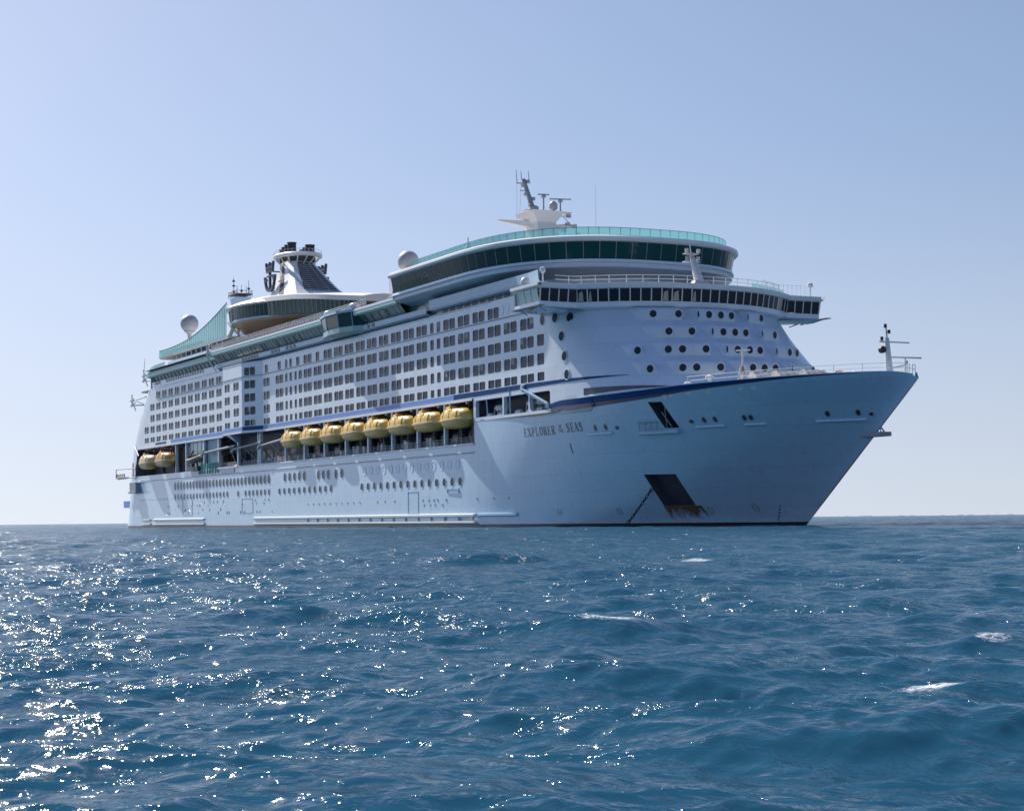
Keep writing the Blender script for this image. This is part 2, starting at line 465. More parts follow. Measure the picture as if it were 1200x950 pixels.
ledge(287, 289.7, 13.45, (287.4, 288.3))
ledge(295.8, 301.5, 13.5, (297.5, 300.9))
for x, z in ((265.4, 13.9), (279.4, 14.1), (302.3, 14.0)):
    d = MB(); add_port(d, Vector((x, -hb(x, z), z)), hn(x, z), .38, .25, .06); d.build('fairlead', ['grey_paint', 'navy'], hull)
for x, z in ((277.3, 17.55), (278.4, 17.55), (281.5, 17.6), (284.8, 17.65), (289.6, 17.78), (291.4, 17.8)):
    d = MB(); add_port(d, Vector((x, -hb(x, z), z)), hn(x, z), .42, .2, .05); d.build('deck_scupper', ['trim_white', 'lamp_lens'], hull)
# bow thruster signs, draught marks: small painted marks
def mark(b, x, z, w, h):
    b.poly([(x - w, -hb(x - w, z - h) - .03, z - h), (x + w, -hb(x + w, z - h) - .03, z - h), (x + w, -hb(x + w, z + h) - .03, z + h), (x - w, -hb(x - w, z + h) - .03, z + h)])
for x, z in ((246.5, 2.2), (258.8, 2.3), (273.8, 2.2), (280.6, 2.5)):
    b = MB()
    for q in range(16):
        a0, a1 = q * math.pi / 8, (q + 1) * math.pi / 8
        pp = [(x + r_ * math.cos(t), z + r_ * math.sin(t)) for r_, t in ((.5, a0), (.5, a1), (.38, a1), (.38, a0))]
        b.poly([(u, -hb(u, v) - .03, v) for u, v in pp])
    mark(b, x, z, .38, .05); b.build('thruster_mark', 'grey_paint', hull)
b = MB()
for k in range(5): mark(b, 283.0 + .3 * k, .9 + .45 * k, .1, .13)
b.build('draught_mark', 'navy', hull)['kind'] = 'stuff'
b = MB(); b.poly([(x, -hb(x, z) - .03, z) for x, z in ((253.3, 10.7), (253.55, 10.7), (253.5, 12.2), (253.2, 12.2))]); b.build('plimsoll_mark', 'navy', hull)

# blue sheer stripe and below it a reveal's shade painted navy, following the plating
def sheer(za, zb, x0, x1, off, name, m, n=90):
    b = MB(); r0 = []; r1 = []
    for k in range(n + 1):
        x = x0 + (x1 - x0) * k / n
        a, c = za(x), zb(x)
        wy = 0.0 if x < 250 else 19.3 * max(0.0, 1 - min(1.0, (x - 250) / (277.2 - 1.4 * (a - 21) - 250)) ** 2.65) ** (1 / 2.65)
        r0.append((x, -max(hb(x, a), wy if x < 262 else 0) - off, a)); r1.append((x, -max(hb(x, c), wy if x < 262 else 0) - off, c))
    b.grid([r0, r1]); return b.build(name, m, hull)
top = lambda x: float(fTop(x))
fBa = pchip([249.4, 254, 258, 265, 275, 282, 289, 297, 304], [17.42, 17.62, 17.55, 17.6, 17.85, 18.22, 18.48, 18.8, 18.98])
fBb = pchip([249.4, 254, 258, 265, 275, 282, 289, 297, 304], [18.0, 18.42, 18.42, 18.46, 18.60, 18.76, 18.85, 18.96, 19.0])
sheer(lambda x: min(top(x) - .02, float(fBa(x)) if x > 254 else 99) - float(np.interp(x, [226, 250, 256, 265, 280, 300], [.1, .8, .75, .5, .28, .05])), lambda x: min(top(x) - .02, float(fBa(x)) + .03 if x > 254 else 99), 226, 304, .035, 'reveal_shade', 'navy')
sheer(lambda x: float(fBa(x)), lambda x: float(fBb(x)), 249.4, 304, .055, 'blue_stripe', 'deep_blue')
# bulwark cap rail along the bow
b = MB(); r = [[], [], [], []]
for k in range(121):
    x = 256 + (309.3 - 256) * (1 - (1 - k / 120) ** 1.8)
    z = top(x); y = -hb(x, z)
    r[0].append((x, y - .04, z - .02)); r[1].append((x, y - .04, z + .06)); r[2].append((x, min(y + .25, -.02), z + .06)); r[3].append((x, min(-hb(x, z - .8) + .3, -.01), z - .8))
b.grid(r)
b.grid([[(x, -y, z) for x, y, z in q] for q in r], flip=True)
b.build('bulwark_cap', 'hull_white', hull)
# foredeck
b = MB(); xx = np.linspace(223.5, 309.5, 70)
b.grid([[(x, -hb(x, 17.2) + .05, 17.2 if x > 262 else 16.5) for x in xx], [(x, hb(x, 17.2) - .05, 17.2 if x > 262 else 16.5) for x in xx]])
b.build('foredeck', 'deck', ship)

# knuckle line, fender strakes, low rubbing bars
b = MB(); b.box(19, 223.4, -19.40, -19.2, 11.93, 12.08)
b.build('knuckle_ledge', 'grey_paint', hull)
for x0, x1 in ((22, 29), (32, 76), (112.6, 224)):
    for z, hgt in ((2.18, .30), (1.0, .24)):
        b = MB(); y = 19.3
        b.hexa([(x0, -y - .42, z - hgt), (x1, -y - .42, z - hgt), (x1, -y + .1, z - hgt - .3), (x0, -y + .1, z - hgt - .3), (x0 + .3, -y - .42, z), (x1 - .3, -y - .42, z), (x1, -y + .1, z + .12), (x0, -y + .1, z + .12)])
        b.build('fender_strake', 'trim_white', hull)
b = MB(); xx = np.linspace(224, 236, 9)
for a, c in zip(xx, xx[1:]):
    ya, yc = -hb(a, 2.2), -hb(c, 2.2)
    b.hexa([(a, ya - .35, 1.9), (c, yc - .35, 1.9), (c, yc + .2, 1.6), (a, ya + .2, 1.6), (a, ya - .35, 2.2), (c, yc - .35, 2.2), (c, yc + .2, 2.3), (a, ya + .2, 2.3)])
b.build('fender_strake', 'hull_white', hull)
b = MB()
for x in list(np.arange(146, 224, 5.5)): b.box(x, x + .25, -19.5, -19.25, 1.05, 1.75)
b.build('strake_bracket', 'grey_paint', hull)
# shell doors: thin raised outlines
for x0, x1, z0, z1 in ((196.5, 201, 1.2 + 1.2, 6.2), (213, 217.5, 5.6, 6.4), (58, 66, 3, 7.4), (104, 111.5, 3.2, 6.4)):
    b = MB(); t = .09
    for q in ((x0, x1, z0, z0 + t), (x0, x1, z1 - t, z1), (x0, x0 + t, z0 + t, z1 - t), (x1 - t, x1, z0 + t, z1 - t)): b.box(q[0], q[1], -19.36, -19.25, q[2], q[3])
    b.build('shell_door', 'strip_blue', hull)

# ---------------------------------------------------------------- portholes in the hull side
ports = []      # (apparent size, centre, normal, rx, rz, mats)
def P(x, z, rx, rz, m=('hull_white', 'port_glass')):
    ports.append((Vector((x, -hb(x, z), z)), hn(x, z), rx, rz, m))
for k in range(14): P(176.4 + k * 3.13, 10.3, .66, .70, ('hull_white', 'hull_white'))      # closed deadlights
for k in range(15): P(175.0 + k * 3.07, 7.45, .68, .72)
for x in (152.2, 154.9, 157.6, 165.2 - 3.4, 164.8): P(x, 10.2, .78, .95)
for k in range(5): P(132.5 + k * 2.9, 10.25, .8, .95)
for k in range(28): P(51.6 + k * 2.62, 10.1, .82, .98)
for k in range(11): P(129.0 + k * 3.0, 7.45, .66, .72)
for k in range(28):
    if k not in (17, 18, 20): P(51.6 + k * 2.62, 7.45, .62, .72)
tiny = MB()
for k in range(16): add_port(tiny, Vector((18.5 + k * 2.0, -19.3, 7.15)), (0, -1, 0), .16, .16, .04, 8)
for x in list(np.arange(146, 176, 3.1)): add_port(tiny, Vector((x, -19.3, 4.6)), (0, -1, 0), .2, .2, .05, 8)
for x in (182.5, 186, 190.5, 203, 205.5, 207.5, 209, 212.5): add_port(tiny, Vector((x, -19.3, 4.6)), (0, -1, 0), .2, .2, .05, 8)
for x in (203.5, 206, 208, 211): add_port(tiny, Vector((x, -19.3, 3.8)), (0, -1, 0), .17, .17, .05, 8)
for x in (224, 229.5, 234): add_port(tiny, Vector((x, -hb(x, 4.6), 4.6)), hn(x, 4.6), .2, .2, .05, 8)
rs = random.Random(3)
for k in range(40):
    x = rs.uniform(40, 125); z = rs.choice((3.4, 4.2, 5.2, 5.9)); add_port(tiny, Vector((x, -19.3, z)), (0, -1, 0), rs.uniform(.12, .26), rs.uniform(.15, .35), .05, 8)
tiny.build('drain_outlet', ['hull_white', 'navy'], hull).__setitem__('kind', 'stuff')

# ---------------------------------------------------------------- name on the bow, serif capitals
GL = {   # strokes in a 1 x 1 box: (x0,z0,x1,z1,thickness)
 'E': [(.18, 0, .18, 1, .2), (.05, .03, .8, .03, .06), (.05, .97, .8, .97, .06), (.2, .5, .6, .5, .06), (.8, .0, .8, .25, .06), (.8, .75, .8, 1, .06), (.6, .38, .6, .62, .06)],
 'X': [(.12, 1, .82, 0, .2), (.85, 1, .12, 0, .07), (0, .97, .36, .97, .06), (.64, .97, 1, .97, .06), (0, .03, .32, .03, .06), (.62, .03, 1, .03, .06)],
 'P': [(.2, 0, .2, 1, .2), (.05, .03, .42, .03, .06), (.05, .97, .55, .97, .06), (.55, .97, .74, .86, .12), (.76, .88, .76, .6, .17), (.74, .6, .55, .48, .12), (.55, .47, .2, .47, .06)],
 'L': [(.2, 0, .2, 1, .2), (.05, .97, .4, .97, .06), (.05, .03, .82, .03, .06), (.82, 0, .82, .28, .06)],
 'O': [(.12, .3, .12, .7, .2), (.88, .3, .88, .7, .2), (.14, .7, .32, .94, .14), (.32, .96, .68, .96, .07), (.68, .94, .86, .7, .14), (.14, .3, .32, .06, .14), (.32, .04, .68, .04, .07), (.68, .06, .86, .3, .14)],
 'R': [(.18, 0, .18, 1, .2), (.05, .03, .4, .03, .06), (.05, .97, .52, .97, .06), (.52, .97, .7, .86, .12), (.72, .88, .72, .62, .17), (.7, .62, .52, .5, .12), (.52, .49, .18, .49, .06), (.45, .49, .82, 0, .18), (.72, .03, .98, .03, .06)],
 'S': [(.74, .72, .74, .98, .06), (.72, .86, .5, .96, .1), (.5, .96, .25, .9, .1), (.24, .92, .16, .7, .16), (.18, .72, .4, .55, .18), (.4, .56, .66, .42, .18), (.66, .44, .74, .22, .17), (.74, .24, .55, .05, .12), (.55, .04, .3, .05, .08), (.3, .05, .12, .16, .08), (.1, .02, .1, .3, .06)],
 'A': [(.08, 0, .48, 1, .08), (.48, 1, .86, 0, .2), (.26, .36, .68, .36, .06), (0, .03, .26, .03, .06), (.68, .03, 1, .03, .06)],
 'F': [(.2, 0, .2, 1, .2), (.05, .03, .42, .03, .06), (.05, .97, .78, .97, .06), (.2, .5, .58, .5, .06), (.78, .75, .78, 1, .06), (.58, .4, .58, .6, .06)],
 'T': [(.5, 0, .5, 1, .2), (.3, .03, .7, .03, .06), (.05, .97, .95, .97, .06), (.05, .75, .05, 1, .06), (.95, .75, .95, 1, .06)],
 'H': [(.18, 0, .18, 1, .18), (.82, 0, .82, 1, .18), (.18, .5, .82, .5, .06), (.04, .03, .34, .03, .06), (.04, .97, .34, .97, .06), (.66, .03, .96, .03, .06), (.66, .97, .96, .97, .06)]}
b = MB()
def write(txt, x0, x1, z, h):
    n = len(txt); w = (x1 - x0) / n
    for i, ch in enumerate(txt):
        for ax, az, bx, bz, t in GL[ch]:
            p0 = Vector((x0 + w * (i + .06 + .84 * ax), z + h * az)); p1 = Vector((x0 + w * (i + .06 + .84 * bx), z + h * bz))
            d = (p1 - p0).normalized(); q = Vector((-d.y, d.x)) * t * .5 * (w * .84 * abs(d.y) + h * abs(d.x)); e = d * .01
            c = [p0 - q - e, p1 - q + e, p1 + q + e, p0 + q - e]
            b.poly([(p.x, -hb(p.x, p.y) - .04, p.y) for p in c])
for w_ in (('EXPLORER', 240.6, 250.2, 13.66, 1.3), ('OF', 251.2, 252.3, 14.5, .5), ('THE', 250.95, 252.55, 13.85, .5), ('SEAS', 253.3, 257.8, 13.8, 1.3)):
    b = MB(); write(*w_); b.build('name_lettering', 'navy', hull)
# ================================================================ superstructure
# plan of the starboard cabin wall: (x, y) from aft to fore, with the midship bulge
PATH = [(-20, -19.3), (91.0, -19.3), (97.5, -21.3), (111.0, -21.35), (119.0, -19.3), (251, -19.3)]
def py(x, zz=None): return float(np.interp(x, [p[0] for p in PATH], [p[1] for p in PATH]))
def wall_row(mb, x0, x1, zA, zB, ops, depth, yf=py, side=-1):
    """wall between x0 and x1 with rounded openings; ops = [(xc, w, z0, z1, r)]"""
    cuts = [p[0] for p in PATH if x0 < p[0] < x1]
    def plain(a, b):
        xs_ = [a] + [c for c in cuts if a < c < b] + [b]
        for p, q in zip(xs_, xs_[1:]): mb.poly([(p, yf(p), zA), (q, yf(q), zA), (q, yf(q), zB), (p, yf(p), zB)])
    cur = x0
    for xc, w, z0, z1, r in sorted(ops):
        a, b = xc - w / 2 - .06, xc + w / 2 + .06
        if a < cur - 1e-6 or b > x1: continue
        if a > cur + 1e-6: plain(cur, a)
        inn = []; out = []
        for cx, cz, a0, ox, oz in ((xc + w / 2 - r, z0 + r, -90, b, zA), (xc + w / 2 - r, z1 - r, 0, b, zB), (xc - w / 2 + r, z1 - r, 90, a, zB), (xc - w / 2 + r, z0 + r, 180, a, zA)):
            for k in range(5):
                an = R(a0 + 22.5 * k); inn.append((cx + r * math.cos(an), cz + r * math.sin(an)))
            ix, iz = inn[-5]; jx, jz = inn[-1]
            if a0 in (-90, 90): e0, e1 = (ix, oz), (ox, jz)
            else: e0, e1 = (ox, iz), (jx, oz)
            out += [e0, ((e0[0] + ox) / 2, (e0[1] + oz) / 2), (ox, oz), ((e1[0] + ox) / 2, (e1[1] + oz) / 2), e1]
        O = [(x, yf(x), z) for x, z in out]; I = [(x, yf(x), z) for x, z in inn]; D = [(x, yf(x) + depth, z) for x, z in inn]
        mb.grid([O, I, D], closed=True)
        cur = b
    if cur < x1: plain(cur, x1)

ROWS = [23.0 + 2.8 * k for k in range(5)]       # window heads of the five cabin decks
FX, FP = 248.34, 5.652
pairs = {k: [] for k in range(5)}               # per deck: list of (x, pane width, n panes)
for k in range(5):
    first = {0: 0, 1: 0, 2: 0, 3: 1, 4: 3}[k]
    L = []
    i = first
    while True:
        x = FX - i * FP
        if x < 124: break
        if k == 4 and i == 3: L.append((x - .3, 1.95, 2))
        elif i % 13 == 7: L += [(x + 1.35, 1.5, 1), (x - 1.35, 1.5, 1)]
        elif i in (19, 20) and k < 4: L += [(x + 1.4, 2.0, 1), (x - 1.4, 1.35, 1)]
        elif k == 4 and i in (17, 19, 21): L.append((x, 2.0, 1))
        else: L.append((x, 2.16 + (.1 if i % 3 == 0 else 0), 2))
        i += 1
    L += [(121.4, 1.95, 2), (114.0, 2.0, 2), (107.0, 1.85, 2)] if k < 4 else [(121.4, 2.0, 1), (114.0, 2.0, 2)]
    L += [(100.6, 1.8, 2), (95.0, 1.3, 1)] if k < 4 else [(95.6, 1.7, 2)]
    x = 65.465 + 4 * FP; j = 0
    xa = xs(ROWS[k] - 1) + 16.2
    x = 88.1
    while x - 2 > xa:
        L.append((x, 1.95, 2)); x -= FP; j += 1
    pairs[k] = L
balc = []        # (distance, deck, x, pane width, n)
sw = MB()
zbounds = [20.35, 23.9, 26.65, 29.45, 32.25, 35.3]
for k in range(5):
    ops = []
    zt = ROWS[k]; zb = zt - (1.28 if k == 0 else 1.72)
    for x, w, n in pairs[k]:
        gap = .16
        for q in range(n):
            xc = x + (q - (n - 1) / 2) * (w + gap)
            ops.append((xc, w, zb, zt, .28 if k else .2))
        balc.append((k, x, w, n, zb, zt))
    # round-ended lights just before the bow curve
    if k == 4: ops.append((231.3, 1.3, zb, zt, .62))
    x0 = xs((zbounds[k] + zbounds[k + 1]) / 2) + 15
    x0 = xs(zbounds[k + 1]) + 15; xb_ = xs(zbounds[k]) + 15
    sw.poly([(xb_, -19.3, zbounds[k]), (x0, -19.3, zbounds[k]), (x0, -19.3, zbounds[k + 1])])
    wall_row(sw, x0, 250.0, zbounds[k], zbounds[k + 1], ops, .13)
    # port side, plain
    sw.poly([(x0, 19.3, zbounds[k]), (250, 19.3, zbounds[k]), (250, 19.3, zbounds[k + 1]), (x0, 19.3, zbounds[k + 1])])
    # stepped deck edge at the stern: short return pieces
# rounded raking stern
st = [stern_plan(z) for z in (13.4, 16, 20.35)]
rows = [[(x, y, z) for x, y in pl] for pl, z in zip(st, (13.4, 16, 20.35))]
sw.grid(rows, flip=True)
for k in range(5):
    sw.grid([[(x, y, z) for x, y in stern_plan(z)] for z in (zbounds[k], zbounds[k + 1])], flip=True)
sw.poly([(x, y, 35.3) for x, y in stern_plan(35.3)] + [(60, 19.3, 35.3), (60, -19.3, 35.3)])
# white wall above the sheer line with the forward mooring opening and the slit behind the blue stripe
wall_row(sw, 223.5, 250.9, 16.9, 20.35, [(229.2, 9.7, 17.45, 20.15, .12), (238.75, 8.4, 17.35, 20.15, .12), (246.85, 7.0, 17.35, 20.12, .95)], .6)
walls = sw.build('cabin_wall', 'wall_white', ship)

# curved raking front below the bridge
def fnose(z): return 277.2 - 1.4 * (z - 21)
def fn_(z): return 2.5 - .055 * (z - 21)
def fx(Y, z):
    L = fnose(z) - 250; n = fn_(z)
    return 250 + L * max(0.0, 1 - (abs(Y) / 19.3) ** n) ** (1 / n)
def fplan(z, N=56):
    L = fnose(z) - 250; n = fn_(z); out = []
    for k in range(N + 1):
        a = -math.pi / 2 + math.pi * k / N
        c, s_ = max(math.cos(a), 0), math.sin(a)
        out.append((250 + L * c ** (2 / n), math.copysign(19.3 * abs(s_) ** (2 / n), s_)))
    return out
mb = MB()
zf = [16.9, 17.3, 17.7, 18.1, 18.5, 19.0, 20.35] + [20.35 + .62 * k for k in range(1, 20)]
def tuck(x, y, z):      # keep the foot of the wall inside the flared plating
    return math.copysign(min(abs(y), hb(x, z) - .06), y) if z < float(fTop(x)) and x > 250.05 else y
mb.grid([[(x, tuck(x, y, z), z) for x, y in fplan(z)] for z in zf])
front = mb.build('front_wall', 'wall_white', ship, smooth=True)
# deck slab caps hidden behind the wall top
mb = MB(); mb.box(20, 250, -19.0, 19.0, 34.9, 35.28); mb.build('upper_deck', 'deck', ship)
def fnorm(Y, z):
    e = .2
    d = (fx(Y + e, z) - fx(Y - e, z)) / (2 * e)
    return Vector((1, -d, 0)).normalized()
# eyebrow hoods and round ports of the front
HOODS = [(30.37, [(-11.7, -5.2), (-3.7, 3.5), (5.2, 9.6)], [-9.64, -6.16, (-3.2,), -1.48, .51, 2.36, (5.5,), 8.45]),
         (27.5, [(-11.8, -5.6), (-3.9, 3.3), (4.9, 9.4)], [-9.48, -6.42, (-3.4,), -1.68, .27, 2.11, (5.2,), 7.91]),
         (24.65, [(-15.3, -13.6), (-12.2, -5.6), (-4.1, 2.9), (4.5, 10.6)], [-14.5, -11.33, -9.67, -6.63, (-3.6,), -1.93, .06, 1.8, (4.8,), 7.59, 9.37]),
         (21.82, [(-15.4, -13.6), (-12.2, -5.9), (-4.3, 2.6), (4.2, 10.2)], [-14.6, -11.41, -9.84, -6.83, (-3.8,), -2.09, -.19, 1.62, (4.6,), 9.15])]
for zc, spans, ys in HOODS:
    for ya, yb in spans:
        n = max(8, int((yb - ya) / .35)); r = [[] for _ in range(6)]
        for k in range(n + 1):
            y = ya + (yb - ya) * k / n
            e = min(1.0, (y - ya) / .9 + .0, (yb - y) / .9 + .0); e = math.sqrt(max(0, 1 - (1 - e) ** 2))
            xb_ = fx(y, zc - .92) + .04
            for j, (dz, dx) in enumerate(((-.95, -.04), (-.6, 0), (.25, .0), (.6, -.22), (.85, -.62), (1.0, -1.2))):
                w_ = fx(y, zc + dz) - .06
                r[j].append((w_ + (max(xb_ + dx, w_ + .05) - w_) * e, y, zc + dz))
        mb = MB(); mb.grid(r)
        hood = mb.build('window_hood', 'wall_white', front, smooth=True)
    for y in ys:
        sl = isinstance(y, tuple); y = y[0] if sl else y
        n = fnorm(y, zc - .9); c = Vector((fx(y, zc - .92) + .05, y, zc - .05))
        if sl: ports.append((c + n * .03, n, .17, .5, ('wall_white', 'port_glass'))); continue
        ports.append((c, n, .53, .55, ('wall_white', 'port_glass')))
# side ports ahead of the cabins
for x, z, rx in ((247.8, 30.65, .72), (251.4, 30.6, .66), (234.1, 33.55, .6), (236.0, 33.6, .6), (239.5, 33.7, .6), (242.3, 33.8, .6), (244.6, 33.85, .6)):
    if x <= 250: ports.append((Vector((x, -19.3, z)), Vector((0, -1, 0)), rx, .82, ('wall_white', 'wall_white' if x < 245 else 'port_glass')))
for y, z in ((-18.25, 30.4), (-19.04, 27.75), (-19.1, 24.75), (-19.15, 22.05), (-19.16, 30.6)):
    c = Vector((fx(y, z), y, z)); e = .2
    dx = (fx(y + e * .3, z) - fx(y - e * .3, z)) / (e * .6)
    n = Vector((1, -dx, .35)).normalized() if abs(dx) < 30 else Vector((.05, -1, 0))
    ports.append((c + n * .03, n, .66, .72, ('wall_white', 'port_glass')))
camS = SHIP_MW.inverted() @ Vector((0, 0, CAM_H))
def app(p):
    c, n, rx, rz, m = p; d = (camS - c)
    return rx * rz * max(0.0, n.dot(d.normalized())) / d.length_squared
ports.sort(key=app, reverse=True)
for c, n, rx, rz, m in ports[:100]:
    mb = MB(); add_port(mb, c, n, rx, rz); mb.build('porthole', list(m), hull if c.z < 12 else front, smooth=False)
mb = MB()
for c, n, rx, rz, m in ports[100:]: add_port(mb, c, n, rx, rz)
o = mb.build('porthole', ['hull_white', 'port_glass'], hull); o['kind'] = 'stuff'

# balcony windows: glazed back, clouded glass balustrade, here and there a drawn curtain
rc = random.Random(11)
def balcony(mb, k, x, w, n, zb, zt):
    tot = n * w + (n - 1) * .16
    for q in range(n):
        xc = x + (q - (n - 1) / 2) * (w + .16); a, b = xc - w / 2 - .02, xc + w / 2 + .02
        mb.cur = 0; mb.poly([(a, py(a) + .12, zb - .02), (b, py(b) + .12, zb - .02), (b, py(b) + .12, zt + .02), (a, py(a) + .12, zt + .02)])
        mb.cur = 1
        if k:
            h_ = zb + .72
            mb.poly([(a, py(a) + .07, zb), (b, py(b) + .07, zb), (b, py(b) + .07, h_), (a, py(a) + .07, h_)])
            mb.box(a, b, py(xc) + .05, py(xc) + .10, h_, h_ + .05)
        if rc.random() < .14:
            mb.cur = 2; e = a + (b - a) * rc.uniform(.25, .7) * 1; s0 = rc.random() < .5
            p, q2 = (a, e) if s0 else (a + b - e, b)
            mb.poly([(p, py(p) + .105, zb), (q2, py(q2) + .105, zb), (q2, py(q2) + .105, zt), (p, py(p) + .105, zt)])
balc.sort(key=lambda t: -t[1])
for t in balc[:100]:
    mb = MB(); balcony(mb, *t); mb.build('cabin_balcony', ['dark_glass', 'rail_glass', 'curtain'], walls)
mb = MB()
for t in balc[100:]: balcony(mb, *t)
o = mb.build('cabin_balcony', ['dark_glass', 'rail_glass', 'curtain'], walls); o['kind'] = 'stuff'
# round light at the fore end of deck rows
for x, z in ((231.3, ROWS[4] - .86),):
    mb = MB(); mb.poly([(x - .7, -18.92, z - .9), (x + .7, -18.92, z - .9), (x + .7, -18.92, z + .9), (x - .7, -18.92, z + .9)]); mb.build('cabin_window', 'dark_glass', walls)

# deck-edge ledge, blue band, white trim over the boat deck
def band(name, za, zb, off, m, x0, x1, parent, th=.12):
    mb = MB(); xx = [x0] + [p[0] for p in PATH if x0 < p[0] < x1] + [x1]
    o_ = [(x, py(x) - off, za) for x in xx]; t_ = [(x, py(x) - off, zb) for x in xx]
    i0 = [(x, py(x) + .1, za) for x in xx]; i1 = [(x, py(x) + .1, zb) for x in xx]
    mb.grid([i0, o_, t_, i1]); return mb.build(name, m, parent)
band('deck_ledge', 32.22, 32.36, .14, 'grey_paint', 36, 250, walls)
band('deck_ledge', 35.18, 35.34, .10, 'trim_white', 40, 230, walls)
band('blue_band', 20.78, 21.62, .035, 'blue_band', 48, 216, walls)
band('deep_blue_band', 20.8, 21.6, .06, 'deep_blue', 111.2, 119, walls)  # same blue paint; shade of the bulge's forward face put into the colour
band('deep_blue_band', 20.95, 21.4, .06, 'deep_blue', 34, 44, walls)
mb = MB()
mb.poly([(216, -19.34, 20.8), (250, -19.34, 20.95), (250, -19.34, 21.5), (240, -19.34, 21.62), (216, -19.34, 21.62)])
pt = [(x, -19.42 + .0, z) for x, z in ((250, 0), (250, 0))]
L_ = [[], []]
for k in range(13):
    y = -19.3 + (19.3 - 16.2) * (k / 12) ** 1.6; za = 20.95 + .18 * k / 12; zb_ = 21.5 - .33 * k / 12
    L_[0].append((fx(y, za) + .05, y - .05, za)); L_[1].append((fx(y, zb_) + .05, y - .05, zb_))
mb.grid(L_)
mb.build('deep_blue_band', 'deep_blue', walls)  # forward run of the blue band, its shade painted in as deeper blue
band('white_trim', 20.28, 20.62, .22, 'trim_white', 17, 223.4, walls)
# dark slit behind the stripe
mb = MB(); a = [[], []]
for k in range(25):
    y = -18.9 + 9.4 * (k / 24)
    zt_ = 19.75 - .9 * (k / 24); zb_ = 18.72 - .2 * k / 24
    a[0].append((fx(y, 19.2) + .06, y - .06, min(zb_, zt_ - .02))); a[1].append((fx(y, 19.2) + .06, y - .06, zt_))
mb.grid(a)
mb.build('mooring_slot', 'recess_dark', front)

# ---------------------------------------------------------------- boat deck recess
mb = MB()
mb.poly([(15.5, -19.25, 13.42), (223.5, -19.25, 13.42), (223.5, -14.5, 13.42), (15.5, -14.5, 13.42)])
mb.build('promenade_deck', 'deck', ship)
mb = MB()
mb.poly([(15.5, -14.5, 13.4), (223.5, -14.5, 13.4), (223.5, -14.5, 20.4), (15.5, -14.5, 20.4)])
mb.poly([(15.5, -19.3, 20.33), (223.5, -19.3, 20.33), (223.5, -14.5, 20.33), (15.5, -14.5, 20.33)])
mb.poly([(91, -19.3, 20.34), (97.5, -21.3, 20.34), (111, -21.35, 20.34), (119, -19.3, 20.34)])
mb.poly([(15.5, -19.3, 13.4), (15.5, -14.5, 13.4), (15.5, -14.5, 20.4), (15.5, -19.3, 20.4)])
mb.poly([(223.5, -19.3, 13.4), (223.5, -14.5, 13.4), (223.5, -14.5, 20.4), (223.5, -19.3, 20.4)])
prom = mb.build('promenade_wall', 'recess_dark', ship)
mb = MB()
for k in range(34):
    x = 52 + k * 5.05
    mb.poly([(x, -14.55, 14.5), (x + 3.6, -14.55, 14.5), (x + 3.6, -14.55, 16.9), (x, -14.55, 16.9)])
mb.build('promenade_window', 'dark_glass', prom)['kind'] = 'stuff'
# inside of the forward mooring station
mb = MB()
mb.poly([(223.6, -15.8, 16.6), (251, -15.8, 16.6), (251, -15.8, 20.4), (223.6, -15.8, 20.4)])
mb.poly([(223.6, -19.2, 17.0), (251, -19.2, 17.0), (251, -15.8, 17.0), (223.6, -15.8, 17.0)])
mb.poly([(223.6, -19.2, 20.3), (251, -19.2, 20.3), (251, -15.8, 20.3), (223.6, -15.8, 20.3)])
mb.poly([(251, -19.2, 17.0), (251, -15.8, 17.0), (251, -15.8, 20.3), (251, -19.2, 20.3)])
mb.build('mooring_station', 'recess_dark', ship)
mb = MB(); mb.tube((228.0, -19.2, 21.0), (228.2, -19.0, 17.3), .12); mb.build('raft_davit', 'strip_blue', ship)
mb = MB(); mb.tube((236.6, -19.3, 21.4), (236.6, -19.2, 17.3), .13); mb.build('raft_davit', 'strip_blue', ship)
mb = MB()
mb.hexa([(241.0, -19.75, 20.7), (241.6, -19.75, 20.4), (241.6, -19.3, 20.4), (241.0, -19.3, 20.7), (241.2, -19.75, 21.6), (242.0, -19.75, 21.4), (242.0, -19.3, 21.4), (241.2, -19.3, 21.6)])
mb.tube((241.4, -19.6, 20.9), (249.6, -19.5, 18.2), .22, .16, 8)
mb.tube((241.4, -19.2, 20.4), (249.2, -19.2, 17.9), .1, .1, 8)
mb.build('raft_crane', 'strip_blue', ship)
# posts
POSTS = [52.4, 61.2, 75.9, 87.2] + [132.9 + 11.33 * k for k in range(8)]
for x in POSTS:
    mb = MB(); w = .26
    mb.box(x - w, x + w, -19.36, -18.75, 13.3, 20.3)
    mb.build('deck_post', 'wall_white', ship)
for x, w in ((101.6, .4), (116.2, .9)):
    mb = MB(); y = py(x)
    if x < 110:
        mb.hexa([(x - w, -19.4, 13.3), (x + w, -19.4, 13.3), (x + w, -18.8, 13.3), (x - w, -18.8, 13.3), (x - w, -19.4, 18.6), (x + w, -19.4, 18.6), (x + w, -18.8, 18.6), (x - w, -18.8, 18.6)])
        mb.hexa([(x - w, -19.4, 18.6), (x + w, -19.4, 18.6), (x + w, -18.8, 18.6), (x - w, -18.8, 18.6), (x - w - 1.8, y, 20.3), (x + w, y, 20.3), (x + w, -18.8, 20.3), (x - w - 1.8, -18.8, 20.3)])
    else:
        mb.box(x - w, x - w + .5, -19.38, -18.75, 13.3, 20.3); mb.box(x + w - .5, x + w, -19.38, -18.75, 13.3, 20.3)
    mb.build('deck_post', 'wall_white', ship)
mb = MB()     # sill of the openings
mb.box(74, 223.5, -19.45, -19.2, 13.25, 13.55)
mb.build('opening_sill', 'trim_white', ship)
